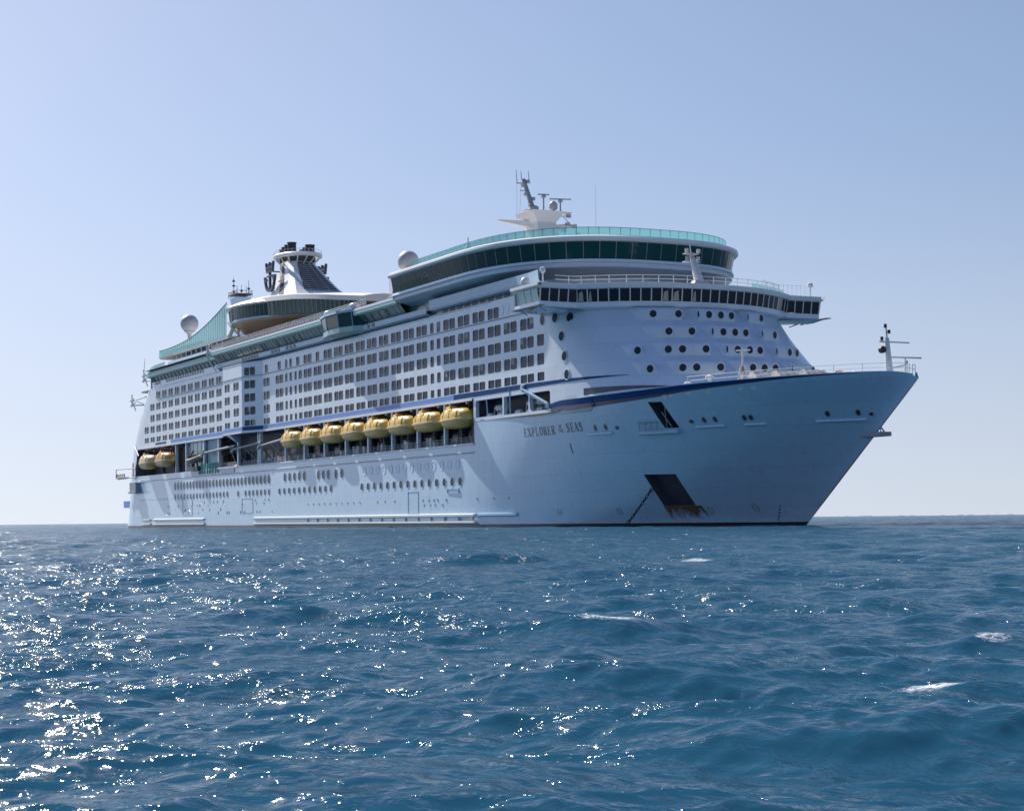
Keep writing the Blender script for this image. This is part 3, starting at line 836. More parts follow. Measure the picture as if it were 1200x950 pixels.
# rail and lockers of the promenade
mb = MB()
for z in (13.9, 14.2, 14.55): mb.tube((87.5, -18.6, z), (223.3, -18.6, z), .035, .035, 5)
for x in np.arange(88, 223.4, 1.9): mb.tube((x, -18.6, 13.42), (x, -18.6, 14.55), .04, .04, 5)
mb.build('promenade_rail', 'trim_white', ship)
rl = random.Random(5)
for bay in range(8):
    x0 = 132.9 + 11.33 * (bay - 1)
    for q in range(rl.randint(2, 4)):
        x = x0 + 1.0 + rl.random() * 9.0; w = rl.uniform(.25, .55); hgt = rl.uniform(.9, 1.7)
        mb = MB(); mb.box(x - w, x + w, -18.2, -17.5, 13.44, 13.44 + hgt); mb.box(x - w - .05, x + w + .05, -18.25, -17.45, 13.44 + hgt, 13.5 + hgt)
        mb.build('jacket_locker', 'canister_white', ship)
# boat davits: an arm at each end of every bay
def davit(x, y0=-14.6, y1=-19.5):
    mb = MB()
    mb.hexa([(x - .22, y0, 19.4), (x + .22, y0, 19.4), (x + .22, y0, 20.25), (x - .22, y0, 20.25), (x - .2, y1, 19.9), (x + .2, y1, 19.9), (x + .2, y1, 20.25), (x - .2, y1, 20.25)])
    mb.tube((x, y1 + .6, 20.0), (x, y1 + .6, 19.0), .05)
    mb.hexa([(x - .2, y0, 13.5), (x + .2, y0, 13.5), (x + .2, y0 - .5, 13.5), (x - .2, y0 - .5, 13.5), (x - .2, y0, 19.4), (x + .2, y0, 19.4), (x + .2, y0 - .9, 19.8), (x - .2, y0 - .9, 19.8)])
    return mb.build('boat_davit', 'grey_paint', ship)
for k in range(8):
    x0 = 132.9 + 11.33 * k
    davit(x0 + 2.4); davit(x0 + 9.0)
# stowed boarding booms in the open bays
for x0, x1 in ((76.5, 99.5), (99, 117.5), (117.5, 131)):
    mb = MB()
    mb.tube((x0 + 1.5, -20.2, 17.2), (x1 + 1.8, -19.9, 18.0), .2, .28, 8); mb.tube((x0 + .6, -20.2, 16.7), (x0 + 2.6, -20.2, 17.5), .3, .3, 8)
    mb.tube((x0 + 8, -19.9, 17.4), (x0 + 12, -17, 13.6), .12); mb.tube((x1 - 2, -19.9, 17.8), (x1 - 6, -17, 13.8), .12)
    mb.tube((x1 - 1, -19.5, 17.9), (x1 - 1, -16, 13.8), .16)
    mb.build('boat_boom', 'grey_paint', ship)
# pale teal glazed panels, curtain and tarpaulin around the aft embarkation bay
for x0, x1 in ((61.9, 75.4), (76.6, 86.7)):
    mb = MB(); mb.box(x0 + .3, x1 - .3, -18.7, -18.55, 13.45, 20.2)
    o = mb.build('glazed_screen', 'pale_teal', ship)
    m2 = MB()
    for k in range(1, 4 if x0 < 70 else 12): 
        x = x0 + (x1 - x0) * k / (4 if x0 < 70 else 12); m2.box(x - .05, x + .05, -18.78, -18.69, 13.5, 20.1)
    m2.build('screen_mullion', 'strip_blue', o)
mb = MB()
n = 24; r0 = []; r1 = []
for k in range(n + 1):
    x = 72 + 15.2 * k / n; y = -19.5 - .12 * math.sin(k * 1.9)
    r0.append((x, y, 12.5)); r1.append((x, y, 14.9 if x > 73.5 else 14.5))
mb.grid([r0, r1]); mb.grid([[(x, y + .06, z) for x, y, z in r0], [(x, y + .06, z) for x, y, z in r1]]); mb.build('gangway_curtain', 'green_tarp', ship)
mb = MB(); mb.box(60, 99, -19.42, -19.28, 12.2, 13.25); mb.build('shell_panel', 'strip_blue', ship)
mb = MB(); mb.box(87.6, 102, -19.7, -19.2, 13.3, 13.6); mb.box(99.5, 101.5, -19.5, -19.1, 13.55, 13.9); mb.build('boarding_platform', 'trim_white', ship)
mb = MB(); mb.box(53, 60.6, -16.2, -16.0, 13.5, 20.2); mb.build('wooden_bulkhead', 'boat_dark', ship)
# stern frames and lamps on the quarter
mb = MB()
mb.pipe([(15, -19.5, 15.6), (1.5, -21.2, 15.6), (1.5, -21.2, 13.2), (15, -19.5, 13.2)], .13); mb.tube((13, -19.6, 13.2), (13, -19.6, 17.0), .15)
mb.box(1.5, 13, -20.9, -20.8, 12.9, 13.4)
mb.build('quarter_frame', 'grey_paint', ship)
mb = MB(); mb.box(1.6, 9.5, -21.1, -20.85, 13.5, 14.3); mb.build('lifebuoy_panel', 'strake_buff', ship)
mb = MB(); mb.box(12.5, 20, -20.9, -19.2, 9.0, 9.4); mb.box(13.0, 19, -20.6, -19.2, 9.4, 11.8); mb.build('pilot_platform', 'grey_paint', ship)
mb = MB(); mb.box(-5.0, 0.5, -17.6, -14.8, 5.4, 7.2); mb.tube((-1, -17, 5.5), (2.5, -17, 3.4), .2); mb.build('mooring_platform', 'blue_band', ship)
for x, z in ((13.6, 33.0), (25.6, 38.6)):
    mb = MB(); y = -19.9
    hx = xs(z) + 7.5
    mb.tube((hx, -18.2, z - 1.2), (x - .3, y, z - .9), .17); mb.tube((hx, -18.2, z + .9), (x, y, z + .2), .15); mb.tube((hx - 1, -18.2, z - 1.2), (x + 1.2, y, z + .5), .1)
    mb.tube((x + 2, y + .5, z - 2.4), (x, y, z + .4), .16); mb.tube((x + 2, y + .5, z - .2), (x - .6, y, z - 1.0), .14)
    mb.tube((x, y, z - 1.4), (x, y, z + 1.6), .12); mb.tube((x - 1.0, y, z + .2), (x + 1.3, y, z + .5), .14)
    for dx, dz in ((-1.0, .3), (-.7, -1.0), (.9, .9), (.2, 1.7), (1.3, .4)): mb.box(x + dx - .22, x + dx + .22, y - .22, y + .22, z + dz - .18, z + dz + .18)
    if z > 35: mb.tube((x + .5, y, z + 1.5), (x + 1.4, y, z + 4.6), .1, .06)
    mb.build('floodlight_bracket', 'mast_white', ship)
mb = MB(); mb.tube((14.6, -19.5, 21.2), (19.5, -19.8, 18.6), .18); mb.build('quarter_boom', 'grey_paint', ship)
# ================================================================ bridge
def bx(Y):
    """front line of the bridge windows (at sill height)"""
    a = abs(Y)
    if a <= 18.2: return 263.3 - 6.9 * (a / 18.2) ** 2.3
    return 256.4
def bpath(n=400):
    ys = np.linspace(-24.2, 24.2, n); return [(bx(y), y) for y in ys]
BP = bpath()
def offs(path, d):
    out = []
    for i, (x, y) in enumerate(path):
        a = Vector(path[max(0, i - 1)]); b = Vector(path[min(len(path) - 1, i + 1)]); t = (b - a).normalized()
        out.append((x + t.y * d, y - t.x * d))
    return out
CP = bpath(90)
def sweep(mb, path, prof, closed=False, flip=False):
    rows = []
    for d, z in prof: rows.append([(x, y, z) for x, y in offs(path, d)])
    mb.grid(rows, flip=flip)
mb = MB()
sweep(mb, CP, [(-3.0, 31.05), (-1.5, 31.1), (-.25, 31.45), (0, 31.6), (.02, 32.32), (-.3, 32.34)])
for s in (-1, 1):      # outer ends of the wings
    y = 24.2 * s
    mb.poly([(256.4, y, 31.55), (248.5, y, 31.55), (248.5, y, 32.3), (256.4, y, 32.3)])
    mb.poly([(256.4, y, 31.5), (248.5, y, 31.5), (248.5, 17 * s, 31.1), (256.4, 17 * s, 31.1)])
    mb.poly([(248.5, y, 31.5), (248.5, y, 34.8), (248.5, 17 * s, 34.8), (248.5, 17 * s, 31.1)])
bridge = mb.build('bridge', 'wall_white', ship)
mb = MB()
sweep(mb, CP, [(.28, 34.12), (.62, 34.2), (.72, 34.55), (.70, 34.92), (.3, 34.98), (-1.2, 35.0)])
for s in (-1, 1):
    y = 24.8 * s; x1 = 257.1
    mb.hexa([(248.2, 24.2 * s, 34.1), (x1 - .4, 24.2 * s, 34.1), (x1 - .4, 24.1 * s, 34.1), (248.2, 24.1 * s, 34.1), (248.2, y, 34.5), (x1, y, 34.5), (x1, 24.1 * s, 34.5), (248.2, 24.1 * s, 34.5)])
    mb.poly([(248.2, y, 34.5), (x1, y, 34.5), (x1, y, 34.92), (248.2, y, 34.92)])
top_ = [(x, y, 34.99) for x, y in offs(CP, -.5)] + [(248.2, 24.7, 34.99), (240, 19, 34.99), (240, -19, 34.99), (248.2, -24.7, 34.99)]
mb.poly(top_)
mb.build('bridge_roof', 'trim_white', bridge)
# windows: 1.5 m panes leaning outwards, each with its own glass, mullions between
arc = [0.0]
for a, b in zip(BP, BP[1:]): arc.append(arc[-1] + math.hypot(b[0] - a[0], b[1] - a[1]))
def at(s):
    return (float(np.interp(s, arc, [p[0] for p in BP])), float(np.interp(s, arc, [p[1] for p in BP])))
NW = 34; step = arc[-1] / NW
def bpt(s, z, push=0.0):
    x, y = at(s); x2, y2 = at(min(s + .05, arc[-1])); x1, y1 = at(max(s - .05, 0)); t = Vector((x2 - x1, y2 - y1)).normalized()
    d = (z - 32.3) / 1.9 * .3 + push
    return (x + t.y * d, y - t.x * d, z)
for k in range(NW):
    a, b = k * step + .07, (k + 1) * step - .07
    mb = MB(); mb.poly([bpt(a, 32.36), bpt(b, 32.36), bpt(b, 34.14), bpt(a, 34.14)])
    if k in (4, 5, 12, 13, 15):
        mb.cur = 1; e = a + (b - a) * rc.uniform(.4, .8)
        mb.poly([bpt(a + .1, 32.4, .008), bpt(e, 32.4, .008), bpt(e - .15, 33.9, .008), bpt(a + .25, 33.6, .008)])
    mb.cur = 2
    for s in ((k * step, k * step + .15) if k == 0 else (k * step - .075, k * step + .075),) + (((arc[-1] - .15, arc[-1]),) if k == NW - 1 else ()):
        u, v = s; mb.hexa([bpt(u, 32.3, .05), bpt(v, 32.3, .05), bpt(v, 32.3, -.12), bpt(u, 32.3, -.12), bpt(u, 34.2, .05), bpt(v, 34.2, .05), bpt(v, 34.2, -.12), bpt(u, 34.2, -.12)])
    mb.build('bridge_window', ['bridge_glass', 'curtain', 'trim_white'], bridge)
for s in (-1, 1):
    for k in range(3):
        x0 = 250.0 + k * 2.1; y = 24.2 * s
        mb = MB(); mb.poly([(x0, y, 32.3), (x0 + 2, y, 32.3), (x0 + 2, y + .35 * s, 34.15), (x0, y + .35 * s, 34.15)]); mb.build('wing_window', 'pale_teal' if s < 0 else 'bridge_glass', bridge)
    mb = MB()
    for k in range(4): mb.tube((250 - .05 + k * 2.1, 24.25 * s, 32.3), (250 - .05 + k * 2.1, 24.6 * s, 34.2), .09)
    mb.build('wing_mullion', 'trim_white', bridge)
    mb = MB(); mb.box(249, 258.2, min(24.3 * s, 25.2 * s), max(24.3 * s, 25.2 * s), 31.5, 31.62)
    for x in (251, 254, 257): mb.tube((x, 24.6 * s, 31.5), (x - .8, 23.0 * s, 30.9), .08)
    mb.build('wing_gangway', 'grey_paint', bridge)
    mb = MB(); mb.lathe([(0, .9), (.35, .75), (.45, .45), (.35, .1), (.2, 0), (.12, -.1), (.12, -1.3), (.3, -1.4)], (255.6, 23.2 * s, 36.4), 12); mb.build('searchlight', 'trim_white', bridge, smooth=40)
mb = MB(); mb.lathe([(0, 1.3), (.5, 1.1), (.7, .6), (.6, .15), (.3, 0)], (251.6, -24.0, 35.0), 14); mb.build('satellite_dome', 'trim_white', bridge, smooth=True)
mb = MB(); mb.tube((253.2, -23.8, 31.6), (254.4, -24.6, 31.2), .25, .35, 8); mb.build('wing_lamp', 'strake_buff', bridge)
# rail on the bridge roof
mb = MB(); rp = offs(CP, -.2); rp = [p for p in rp if -21.5 < p[1] < 16]
for z in (35.55, 36.1): mb.pipe([(x, y, z) for x, y in rp], .05, 5)
acc = 0
for a, b in zip(rp, rp[1:]):
    acc += math.hypot(b[0] - a[0], b[1] - a[1])
    if acc > 1.9: acc = 0; mb.tube((b[0], b[1], 34.95), (b[0], b[1], 36.12), .06, .06, 6)
mb.build('roof_rail', 'trim_white', bridge)
mb = MB(); rp = [p for p in offs(CP, -1.6) if 9 < p[1] < 19]
mb.grid([[(x, y, 35.0) for x, y in rp], [(x, y, 36.0) for x, y in rp]]); mb.build('wind_screen', 'screen_teal', bridge)
mb = MB()
for k in range(14):
    y = 13 + k * .8; mb.tube((bx(y) - 2.5, y, 35), (bx(y) - 2.5, y, 36.9), .035, .035, 4)
mb.pipe([(bx(y) - 2.5, y, 36.9) for y in (13, 16, 18.2, 20, 23)], .03, 4)
mb.build('roof_rail', 'trim_white', bridge)
# signal mast on the bridge roof
mb = MB()
mb.tube((262.6, -1.2, 34.9), (260.6, -1.4, 39.6), .8, .32, 12); mb.box(260.0, 261.1, -2.6, -.2, 38.4, 38.55); mb.box(260.0, 261.1, -2.5, -.3, 39.6, 39.72)
mb.tube((260.6, -1.4, 39.6), (260.2, -1.4, 41.2), .08)
sm = mb.build('signal_mast', 'mast_white', ship, smooth=40)
for y, z, m in ((-2.3, 39.0, 0), (-1.4, 39.0, 0), (-.5, 39.0, 1), (-.1, 37.4, 0), (-2.4, 40.1, 1), (-.4, 40.1, 1)):
    mb = MB(); mb.lathe([(.08, 0), (.28, .0), (.3, .5), (.08, .55)], (261.0, y, z - .3), 10); mb.build('signal_lamp', 'mast_white' if m else 'grey_paint', sm)
mb = MB(); mb.hexa([(262.0, -2.6, 34.95), (263.4, -2.6, 34.95), (263.4, .2, 34.95), (262.0, .2, 34.95), (262.0, -2.2, 35.5), (263.0, -2.2, 35.5), (263.0, -.2, 35.5), (262.0, -.2, 35.5)]); mb.build('mast_foot', 'canvas', sm)

# ================================================================ forward lounge: rounded deck house with sloping window band and glass screens
def splan(x0, xj, L, W, n=2.6, N=60):
    """from aft starboard forward round the nose to aft port"""
    out = [(x0 + (xj - x0) * k / 12, -W) for k in range(12)]
    for k in range(N + 1):
        a = -math.pi / 2 + math.pi * k / N; c, s_ = max(math.cos(a), 0), math.sin(a)
        out.append((xj + L * c ** (2 / n), math.copysign(W * abs(s_) ** (2 / n), s_)))
    return out + [(x0 + (xj - x0) * (1 - k / 12), W) for k in range(1, 13)]
def dense(path, d=.25):
    out = []
    for a, b in zip(path, path[1:]):
        n = max(1, int(math.hypot(b[0] - a[0], b[1] - a[1]) / d)); out += [(a[0] + (b[0] - a[0]) * k / n, a[1] + (b[1] - a[1]) * k / n) for k in range(n)]
    return out + [path[-1]]
LX0 = 197.5; LW = 22.2
LP = splan(LX0, 222.0, 27.8, LW, 2.6)
LZ0, LZ1 = 40.1, 42.75          # window sill and head
mb = MB()
sweep(mb, LP, [(-.5, LZ0 + .05), (.1, LZ0), (.2, LZ0 - .4), (-.3, LZ0 - .5), (-.25, LZ0 - .85), (.0, LZ0 - .9), (-.1, LZ0 - 1.15), (-1.4, LZ0 - 1.4), (-4.6, LZ0 - 2.3), (-4.9, 35.1)])
mb.poly([(LX0, -LW, LZ0 - 1), (LX0, LW, LZ0 - 1), (LX0, LW, LZ1 + .5), (LX0, -LW, LZ1 + .5)])
mb.poly([(LX0, -LW, LZ0 - 1), (LX0, LW, LZ0 - 1), (LX0 + 4, 17, LZ0 - 2.2), (LX0 + 4, -17, LZ0 - 2.2)])
lounge = mb.build('forward_lounge', 'wall_white', ship, smooth=30)
mb = MB()
sweep(mb, LP, [(.30, LZ1 - .05), (.7, LZ1 + .05), (.95, LZ1 + .3), (.9, LZ1 + .65), (.5, LZ1 + .85), (-1.2, LZ1 + .9)])
mb.poly([(x, y, LZ1 + .88) for x, y in offs(LP, -.6)])
mb.poly([(LX0 - .1, -LW - .8, LZ1), (LX0 - .1, LW + .8, LZ1), (LX0 - .1, LW + .8, LZ1 + .8), (LX0 - .1, -LW - .8, LZ1 + .8)])
mb.build('lounge_roof', 'trim_white', lounge, smooth=30)
# window band pane by pane, each with its own mullion
ld = dense(LP, .2); lo = offs(ld, -.25); hi = offs(ld, .30)
cum = [0.0]
for i in range(1, len(ld)): cum.append(cum[-1] + math.hypot(ld[i][0] - ld[i - 1][0], ld[i][1] - ld[i - 1][1]))
NP = 52; cuts = [next(i for i, c in enumerate(cum) if c >= cum[-1] * k / NP - 1e-6) for k in range(NP)] + [len(ld) - 1]
for k in range(NP):
    i0, i1 = cuts[k], cuts[k + 1]; cl = k < 6
    mb = MB(); idx = sorted({i0, (i0 + i1) // 2, i1}); mid_ = LZ0 + 1.35
    def pp(i, z): t = (z - LZ0) / (LZ1 - LZ0); return (lo[i][0] + (hi[i][0] - lo[i][0]) * t, lo[i][1] + (hi[i][1] - lo[i][1]) * t, z)
    if cl:
        mb.cur = 1; mb.grid([[pp(i, LZ0 + .02) for i in idx], [pp(i, mid_) for i in idx]])
        mb.cur = 0; mb.grid([[pp(i, mid_) for i in idx], [pp(i, LZ1) for i in idx]])
    else: mb.grid([[pp(i, LZ0 + .02) for i in idx], [pp(i, LZ1) for i in idx]])
    mb.cur = 2; mb.tube(pp(i0, LZ0), pp(i0, LZ1), .045, .045, 4)
    mb.build('lounge_window', ['teal_glass', 'pane_clear', 'grey_paint'], lounge)
# glass wind screen round the roof
GZ = LZ1 + .9
SP = offs([p for p in LP if p[0] > 203.5], -1.0)
mb = MB(); sweep(mb, SP, [(0, GZ), (.05, GZ + 1.35)]); mb.build('wind_screen', 'screen_teal', lounge, smooth=True)
mb = MB(); dn = dense(SP, .25); acc = 0
for a, b in zip(dn, dn[1:]):
    acc += math.hypot(b[0] - a[0], b[1] - a[1])
    if acc >= 1.55: acc = 0; mb.tube((*b, GZ - .05), (*b, GZ + 1.38), .05, .05, 4)
mb.pipe([(x, y, GZ + 1.36) for x, y in SP], .045, 4)
mb.build('screen_post', 'fascia_teal', lounge)
mb = MB(); mb.pipe([(194.0, -21.2, 39.9), (194.0, -21.2, 43.2), (197.2, -21.4, 43.2)], .09); mb.tube((195.4, -21.4, 39.9), (195.4, -21.4, 43.2), .08); mb.box(193.8, 197.4, -21.6, -20, 39.8, 40.0)
for z in (40.6, 41.4, 42.3): mb.tube((194.0, -21.2, z), (195.4, -21.4, z), .05)
mb.build('stair_cage', 'mast_white', lounge)
mb = MB(); mb.lathe([(.4, 0), (.4, .7), (.7, .8), (.7, 1.6), (.4, 2.0), (.12, 2.1), (.08, 3.4), (0, 3.5)], (218.5, -17.6, GZ), 12); mb.build('vent_cowl', 'grey_paint', lounge, smooth=40)
# satellite dome at the aft corner of the roof
def radome(name, c, r, ped, parent, base=.55):
    mb = MB(); prof = []
    for k in range(17):
        a = -1.0 + (math.pi / 2 + 1.0) * k / 16; prof.append((r * math.cos(a), r * math.sin(a)))
    mb.lathe(prof, c, 28); o = mb.build(name, 'radome_grey', parent, smooth=True)
    zb = r * math.sin(-1.0); rb = r * math.cos(-1.0)
    m2 = MB(); m2.lathe([(rb * 1.12, zb + .12), (rb * 1.12, zb - .15), (rb * .9, zb - .2), (rb * base, zb - .9), (rb * base * .8, -r - ped), (rb * base * 1.4, -r - ped - .05)], c, 20)
    m2.build('pedestal', 'radome_grey', o, smooth=40)
    return o
radome('satellite_dome', (198.4, -19.6, 45.75), 1.85, .4, ship)
# deck 11 bulwark with dark lights beneath
mb = MB(); pr_ = [(206.5, -17.4), (209.0, -20.4), (246.0, -20.6), (249.8, -20.9)]
def sweepo(pts, prof, mb):
    mb.grid([[(x, y - d, z) for x, y in pts] for d, z in prof])
sweepo(pr_, [(-1.6, 35.9), (-.2, 36.1), (0, 36.4), (.1, 37.75), (-.15, 37.8), (-.2, 36.5)], mb)
mb.build('walkway_bulwark', 'strip_blue', ship)
for k in range(9):
    x = 211.5 + k * 2.9; mb = MB(); mb.poly([(x, -19.15, 35.4), (x + 1.9, -19.15, 35.4), (x + 1.9, -19.15, 36.25), (x, -19.15, 36.25)]); mb.build('deck_light', 'dark_glass', walls)
mb = MB(); mb.box(206, 249, -19.1, -18.9, 35.3, 36.4); mb.build('deck_house', 'green_wall', ship)
mb = MB(); mb.box(176, 212, -18.7, -18.4, 35.4, 39.65); mb.build('deck_house', 'green_wall', ship)
mb = MB()
for k in range(16):
    x = 209.5 + k * 1.25; mb.box(x, x + .4, -18.7, -18.4, 37.2, 38.3 + .2 * (k % 3))
mb.build('deck_chair_stack', 'canister_white', ship)['kind'] = 'stuff'

# ================================================================ mid decks: sloping glass wall under a teal fascia
def xsec(name, prof, x0, x1, m, parent=ship, smooth=False):
    mb = MB(); mb.grid([[(x0, y, z) for y, z in prof], [(x1, y, z) for y, z in prof]]); return mb.build(name, m, parent, smooth=smooth)
mb = MB()
SEG = ((88.5, 160.5), (177.5, 197.0))
mid = xsec('lido_band', [(-18.5, 35.35), (-20.1, 35.9), (-20.15, 36.75), (-19.4, 36.85)], 88.5, 207, 'strip_blue')
for x0, x1 in SEG:
    xsec('sloping_wall', [(-19.4, 36.85), (-20.7, 38.55)], x0, x1, 'green_wall', mid)
    xsec('fascia', [(-20.3, 38.6), (-21.35, 38.45), (-21.6, 38.75), (-21.55, 39.25)], x0 - .3, x1 + .3, 'fascia_teal', mid)
    xsec('white_trim', [(-21.55, 39.25), (-21.62, 39.28), (-21.6, 39.72), (-21.3, 39.78), (-19, 39.8)], x0 - .3, x1 + .3, 'trim_white', mid)
    mb = MB(); mb.poly([(x1 + .3, -21.5, 38.6), (x1 + .3, -21.5, 39.7), (x1 + .3, -17, 39.7), (x1 + .3, -17, 38.6)]); mb.poly([(x0 - .3, -21.5, 38.6), (x0 - .3, -21.5, 39.7), (x0 - .3, -17, 39.7), (x0 - .3, -17, 38.6)]); mb.build('fascia_end', 'trim_white', mid)
def slope_y(z): return -19.4 - 1.3 * (z - 36.85) / 1.7
for x in (91, 94.5, 98.5, 100.3, 102.5, 107.2, 113.6, 115.9, 121, 122.9, 130.5, 135.5, 138, 141, 144.2, 179.5, 182.5, 186, 189.5):
    mb = MB(); mb.poly([(x, slope_y(37.2) - .05, 37.2), (x + 1.05, slope_y(37.2) - .05, 37.2), (x + 1.05, slope_y(38.3) - .05, 38.3), (x, slope_y(38.3) - .05, 38.3)]); mb.build('lido_window', 'dark_glass', mid)
for x in [107.5 + 1.95 * k for k in range(6)] + [127, 129, 131] + [136.2, 138.4, 140.6] + [158, 167.7, 170.0, 172.3, 180.4, 182.6]:
    mb = MB(); mb.poly([(x, -20.19, 36.0), (x + 1.3, -20.19, 36.0), (x + 1.3, -20.19, 36.65), (x, -20.19, 36.65)]); mb.build('band_window', 'dark_glass', mid)
# mullions of the sloping wall
mb = MB()
for x in np.arange(90, 196, 2.2):
    if 160 < x < 177.5: continue
    mb.tube((x, slope_y(36.9) - .03, 36.9), (x, slope_y(38.5) - .03, 38.5), .05, .05, 4)
mb.build('wall_mullion', 'strip_blue', mid)
# projecting glass bay
mb = MB()
bp_ = [(158.5, -19.4), (161.5, -21.4), (166.5, -22.4), (172.5, -22.4), (176.5, -21.2), (179, -19.4)]
def bay(mb, prof): mb.grid([[(168 + (x - 168) * (1 + d * .03), y - d, z) for x, y in bp_] for d, z in prof])
bay(mb, [(-.9, 36.7), (.1, 36.8), (.15, 37.1), (.45, 39.1), (.5, 39.3)]); by = mb.build('glass_bay', 'teal_glass', mid)
mb = MB(); bay(mb, [(-1.4, 35.5), (.1, 35.9), (.15, 36.8)]); mb.build('bay_skirt', 'pale_teal', by)
mb = MB(); bay(mb, [(.5, 39.25), (.8, 39.35), (.75, 39.75), (-3, 39.8)]); mb.build('bay_roof', 'strip_blue', by)
mb = MB()
for x, y in bp_[1:5]: mb.tube((x, y - .15, 36.8), (168 + (x - 168) * 1.014, y - .48, 39.3), .09, .09, 5)
mb.build('bay_mullion', 'strip_blue', by)
# pool deck and its open rail with smoked screens
mb = MB(); mb.poly([(30, -21, 39.7), (200, -21, 39.7), (200, 21, 39.7), (30, 21, 39.7)]); mb.poly([(30, 21, 39.7), (200, 21, 39.7), (200, 19.3, 35.3), (30, 19.3, 35.3)]); mb.build('pool_deck', 'deck', ship)
for x0, x1 in ((89, 160.5), (161, 183)):
    mb = MB()
    for z in (40.2, 40.55, 40.95): mb.tube((x0, -21.3, z), (x1, -21.3, z), .035, .035, 5)
    for x in np.arange(x0, x1, 1.6): mb.tube((x, -21.3, 39.7), (x, -21.3, 40.98), .045, .045, 5)
    rr = mb.build('deck_rail', 'mast_white', ship)
    mb = MB(); mb.poly([(x0, -21.22, 39.8), (x1, -21.22, 39.8), (x1, -21.22, 40.9), (x0, -21.22, 40.9)]); mb.build('rail_screen', 'screen_clear', rr)
mb = MB(); mb.lathe([(.3, 0), (.9, .2), (1.0, .7), (.6, 1.1), (0, 1.2)], (163.5, -21.0, 39.8), 14); mb.build('spa_tub', 'trim_white', ship, smooth=True)
mb = MB(); mb.lathe([(.3, 0), (.9, .2), (1.0, .7), (.6, 1.1), (0, 1.2)], (176.5, -21.0, 39.8), 14); mb.build('spa_tub', 'trim_white', ship, smooth=True)
# slim white stay at the step between aft and mid decks
mb = MB(); mb.tube((88.2, -21.6, 41.2), (87.4, -21.8, 38.6), .3); mb.tube((87.4, -21.8, 38.6), (90.0, -20.4, 35.0), .22, .1); mb.build('canopy_stay', 'mast_white', ship)

# ================================================================ aft decks
aft = xsec('aft_band', [(-19.3, 35.3), (-19.34, 36.75), (-18.6, 36.85)], 31.5, 88.5, 'wall_white')
mb = MB()
for x in [34.6, 36.4, 38.2] + [44.6 + 2.05 * k for k in range(16)]:
    mb.poly([(x, -19.39, 36.0), (x + 1.15, -19.39, 36.0), (x + 1.15, -19.39, 36.72), (x, -19.39, 36.72)])
for k in range(0): pass
mb.build('aft_window', 'dark_glass', aft)['kind'] = 'stuff'
xsec('sloping_wall', [(-18.6, 36.85), (-19.3, 38.0)], 32, 88.5, 'green_wall', aft)
mb = MB()
for x in np.arange(33, 88, 3.1): mb.tube((x, -18.7, 36.9), (x, -19.4, 38.0), .08, .08, 4)
mb.build('wall_mullion', 'grey_paint', aft)
xsec('fascia', [(-18.6, 38.0), (-19.9, 37.95), (-20.3, 38.2), (-20.2, 39.0)], 30.5, 88.5, 'fascia_teal', aft)
xsec('white_trim', [(-20.2, 39.0), (-20.3, 39.05), (-20.25, 39.35), (-19.5, 39.4), (-17, 39.4)], 30.5, 88.5, 'trim_white', aft)
xsec('screen_wall', [(-18.6, 39.4), (-18.3, 41.2), (-15, 41.25)], 43, 88.5, 'strip_blue', aft)
mb = MB(); mb.grid([[(31, -19.9, 39.4), (36, -19.9, 39.4), (43.5, -19.5, 39.4)], [(31.5, -19.8, 40.5), (36, -19.8, 40.9), (43.5, -19.2, 41.2)]]); mb.build('wind_screen', 'screen_pale', aft)
mb = MB(); 
for k in range(5): 
    z = (35.3, 36.85, 38.0, 39.4)[min(k, 3)]
mb.poly([(31, -19.5, 35.3), (31, 19.5, 35.3), (31, 19.5, 39.4), (31, -19.5, 39.4)]); mb.poly([(31, -19.5, 39.38), (31, 19.5, 39.38), (90, 19.5, 39.38), (90, -19.5, 39.38)]); mb.build('aft_bulkhead', 'wall_white', aft)
# overhanging sports deck with the tall swept glass screen
mb = MB()
mb.hexa([(31.2, -17.0, 42.75), (88.5, -17.0, 42.9), (88.5, 17.0, 42.9), (31.2, 17.0, 42.75), (31.0, -17.4, 43.3), (88.5, -17.4, 43.45), (88.5, 17.4, 43.45), (31.0, 17.4, 43.3)])
sp = mb.build('sports_deck', 'trim_white', ship)
mb = MB(); mb.poly([(31.4, -16.9, 42.73), (88.4, -16.9, 42.88), (88.4, -10, 42.86), (31.4, -10, 42.7)]); mb.build('deck_soffit', 'tan', sp)
mb = MB(); mb.box(48, 88, -15.2, -15.0, 41.2, 42.8); mb.build('sports_bulkhead', 'dark_grey', sp)
mb = MB()
for x in np.arange(46, 88, 4.2): mb.tube((x, -16.8, 41.2), (x, -17.1, 42.8), .12, .12, 6)
mb.build('deck_stanchion', 'trim_white', sp)
SWX = [31.2, 36, 44.6, 55.8, 63, 70, 78, 84.8, 88]; SWZ = [44.95, 44.85, 44.95, 45.45, 46.2, 47.2, 48.7, 50.2, 50.9]
fS = pchip(SWX, SWZ)
xx = np.linspace(31.2, 88, 40)
mb = MB(); mb.grid([[(x, -17.35, 43.4) for x in xx], [(x, -17.25, float(fS(x))) for x in xx]])
mb.grid([[(x, 17.35, 43.4) for x in xx], [(x, 17.25, float(fS(x))) for x in xx]]); mb.grid([[(31.1, -17.35, 43.4), (31.1, 17.35, 43.4)], [(31.1, -17.25, 44.95), (31.1, 17.25, 44.95)]])
mb.build('swept_screen', 'screen_pale', sp)
mb = MB(); mb.pipe([(x, -17.25, float(fS(x))) for x in xx], .13, 6); mb.pipe([(x, 17.25, float(fS(x))) for x in xx], .13, 6)
mb.build('screen_rim', 'navy', sp)
mb = MB()
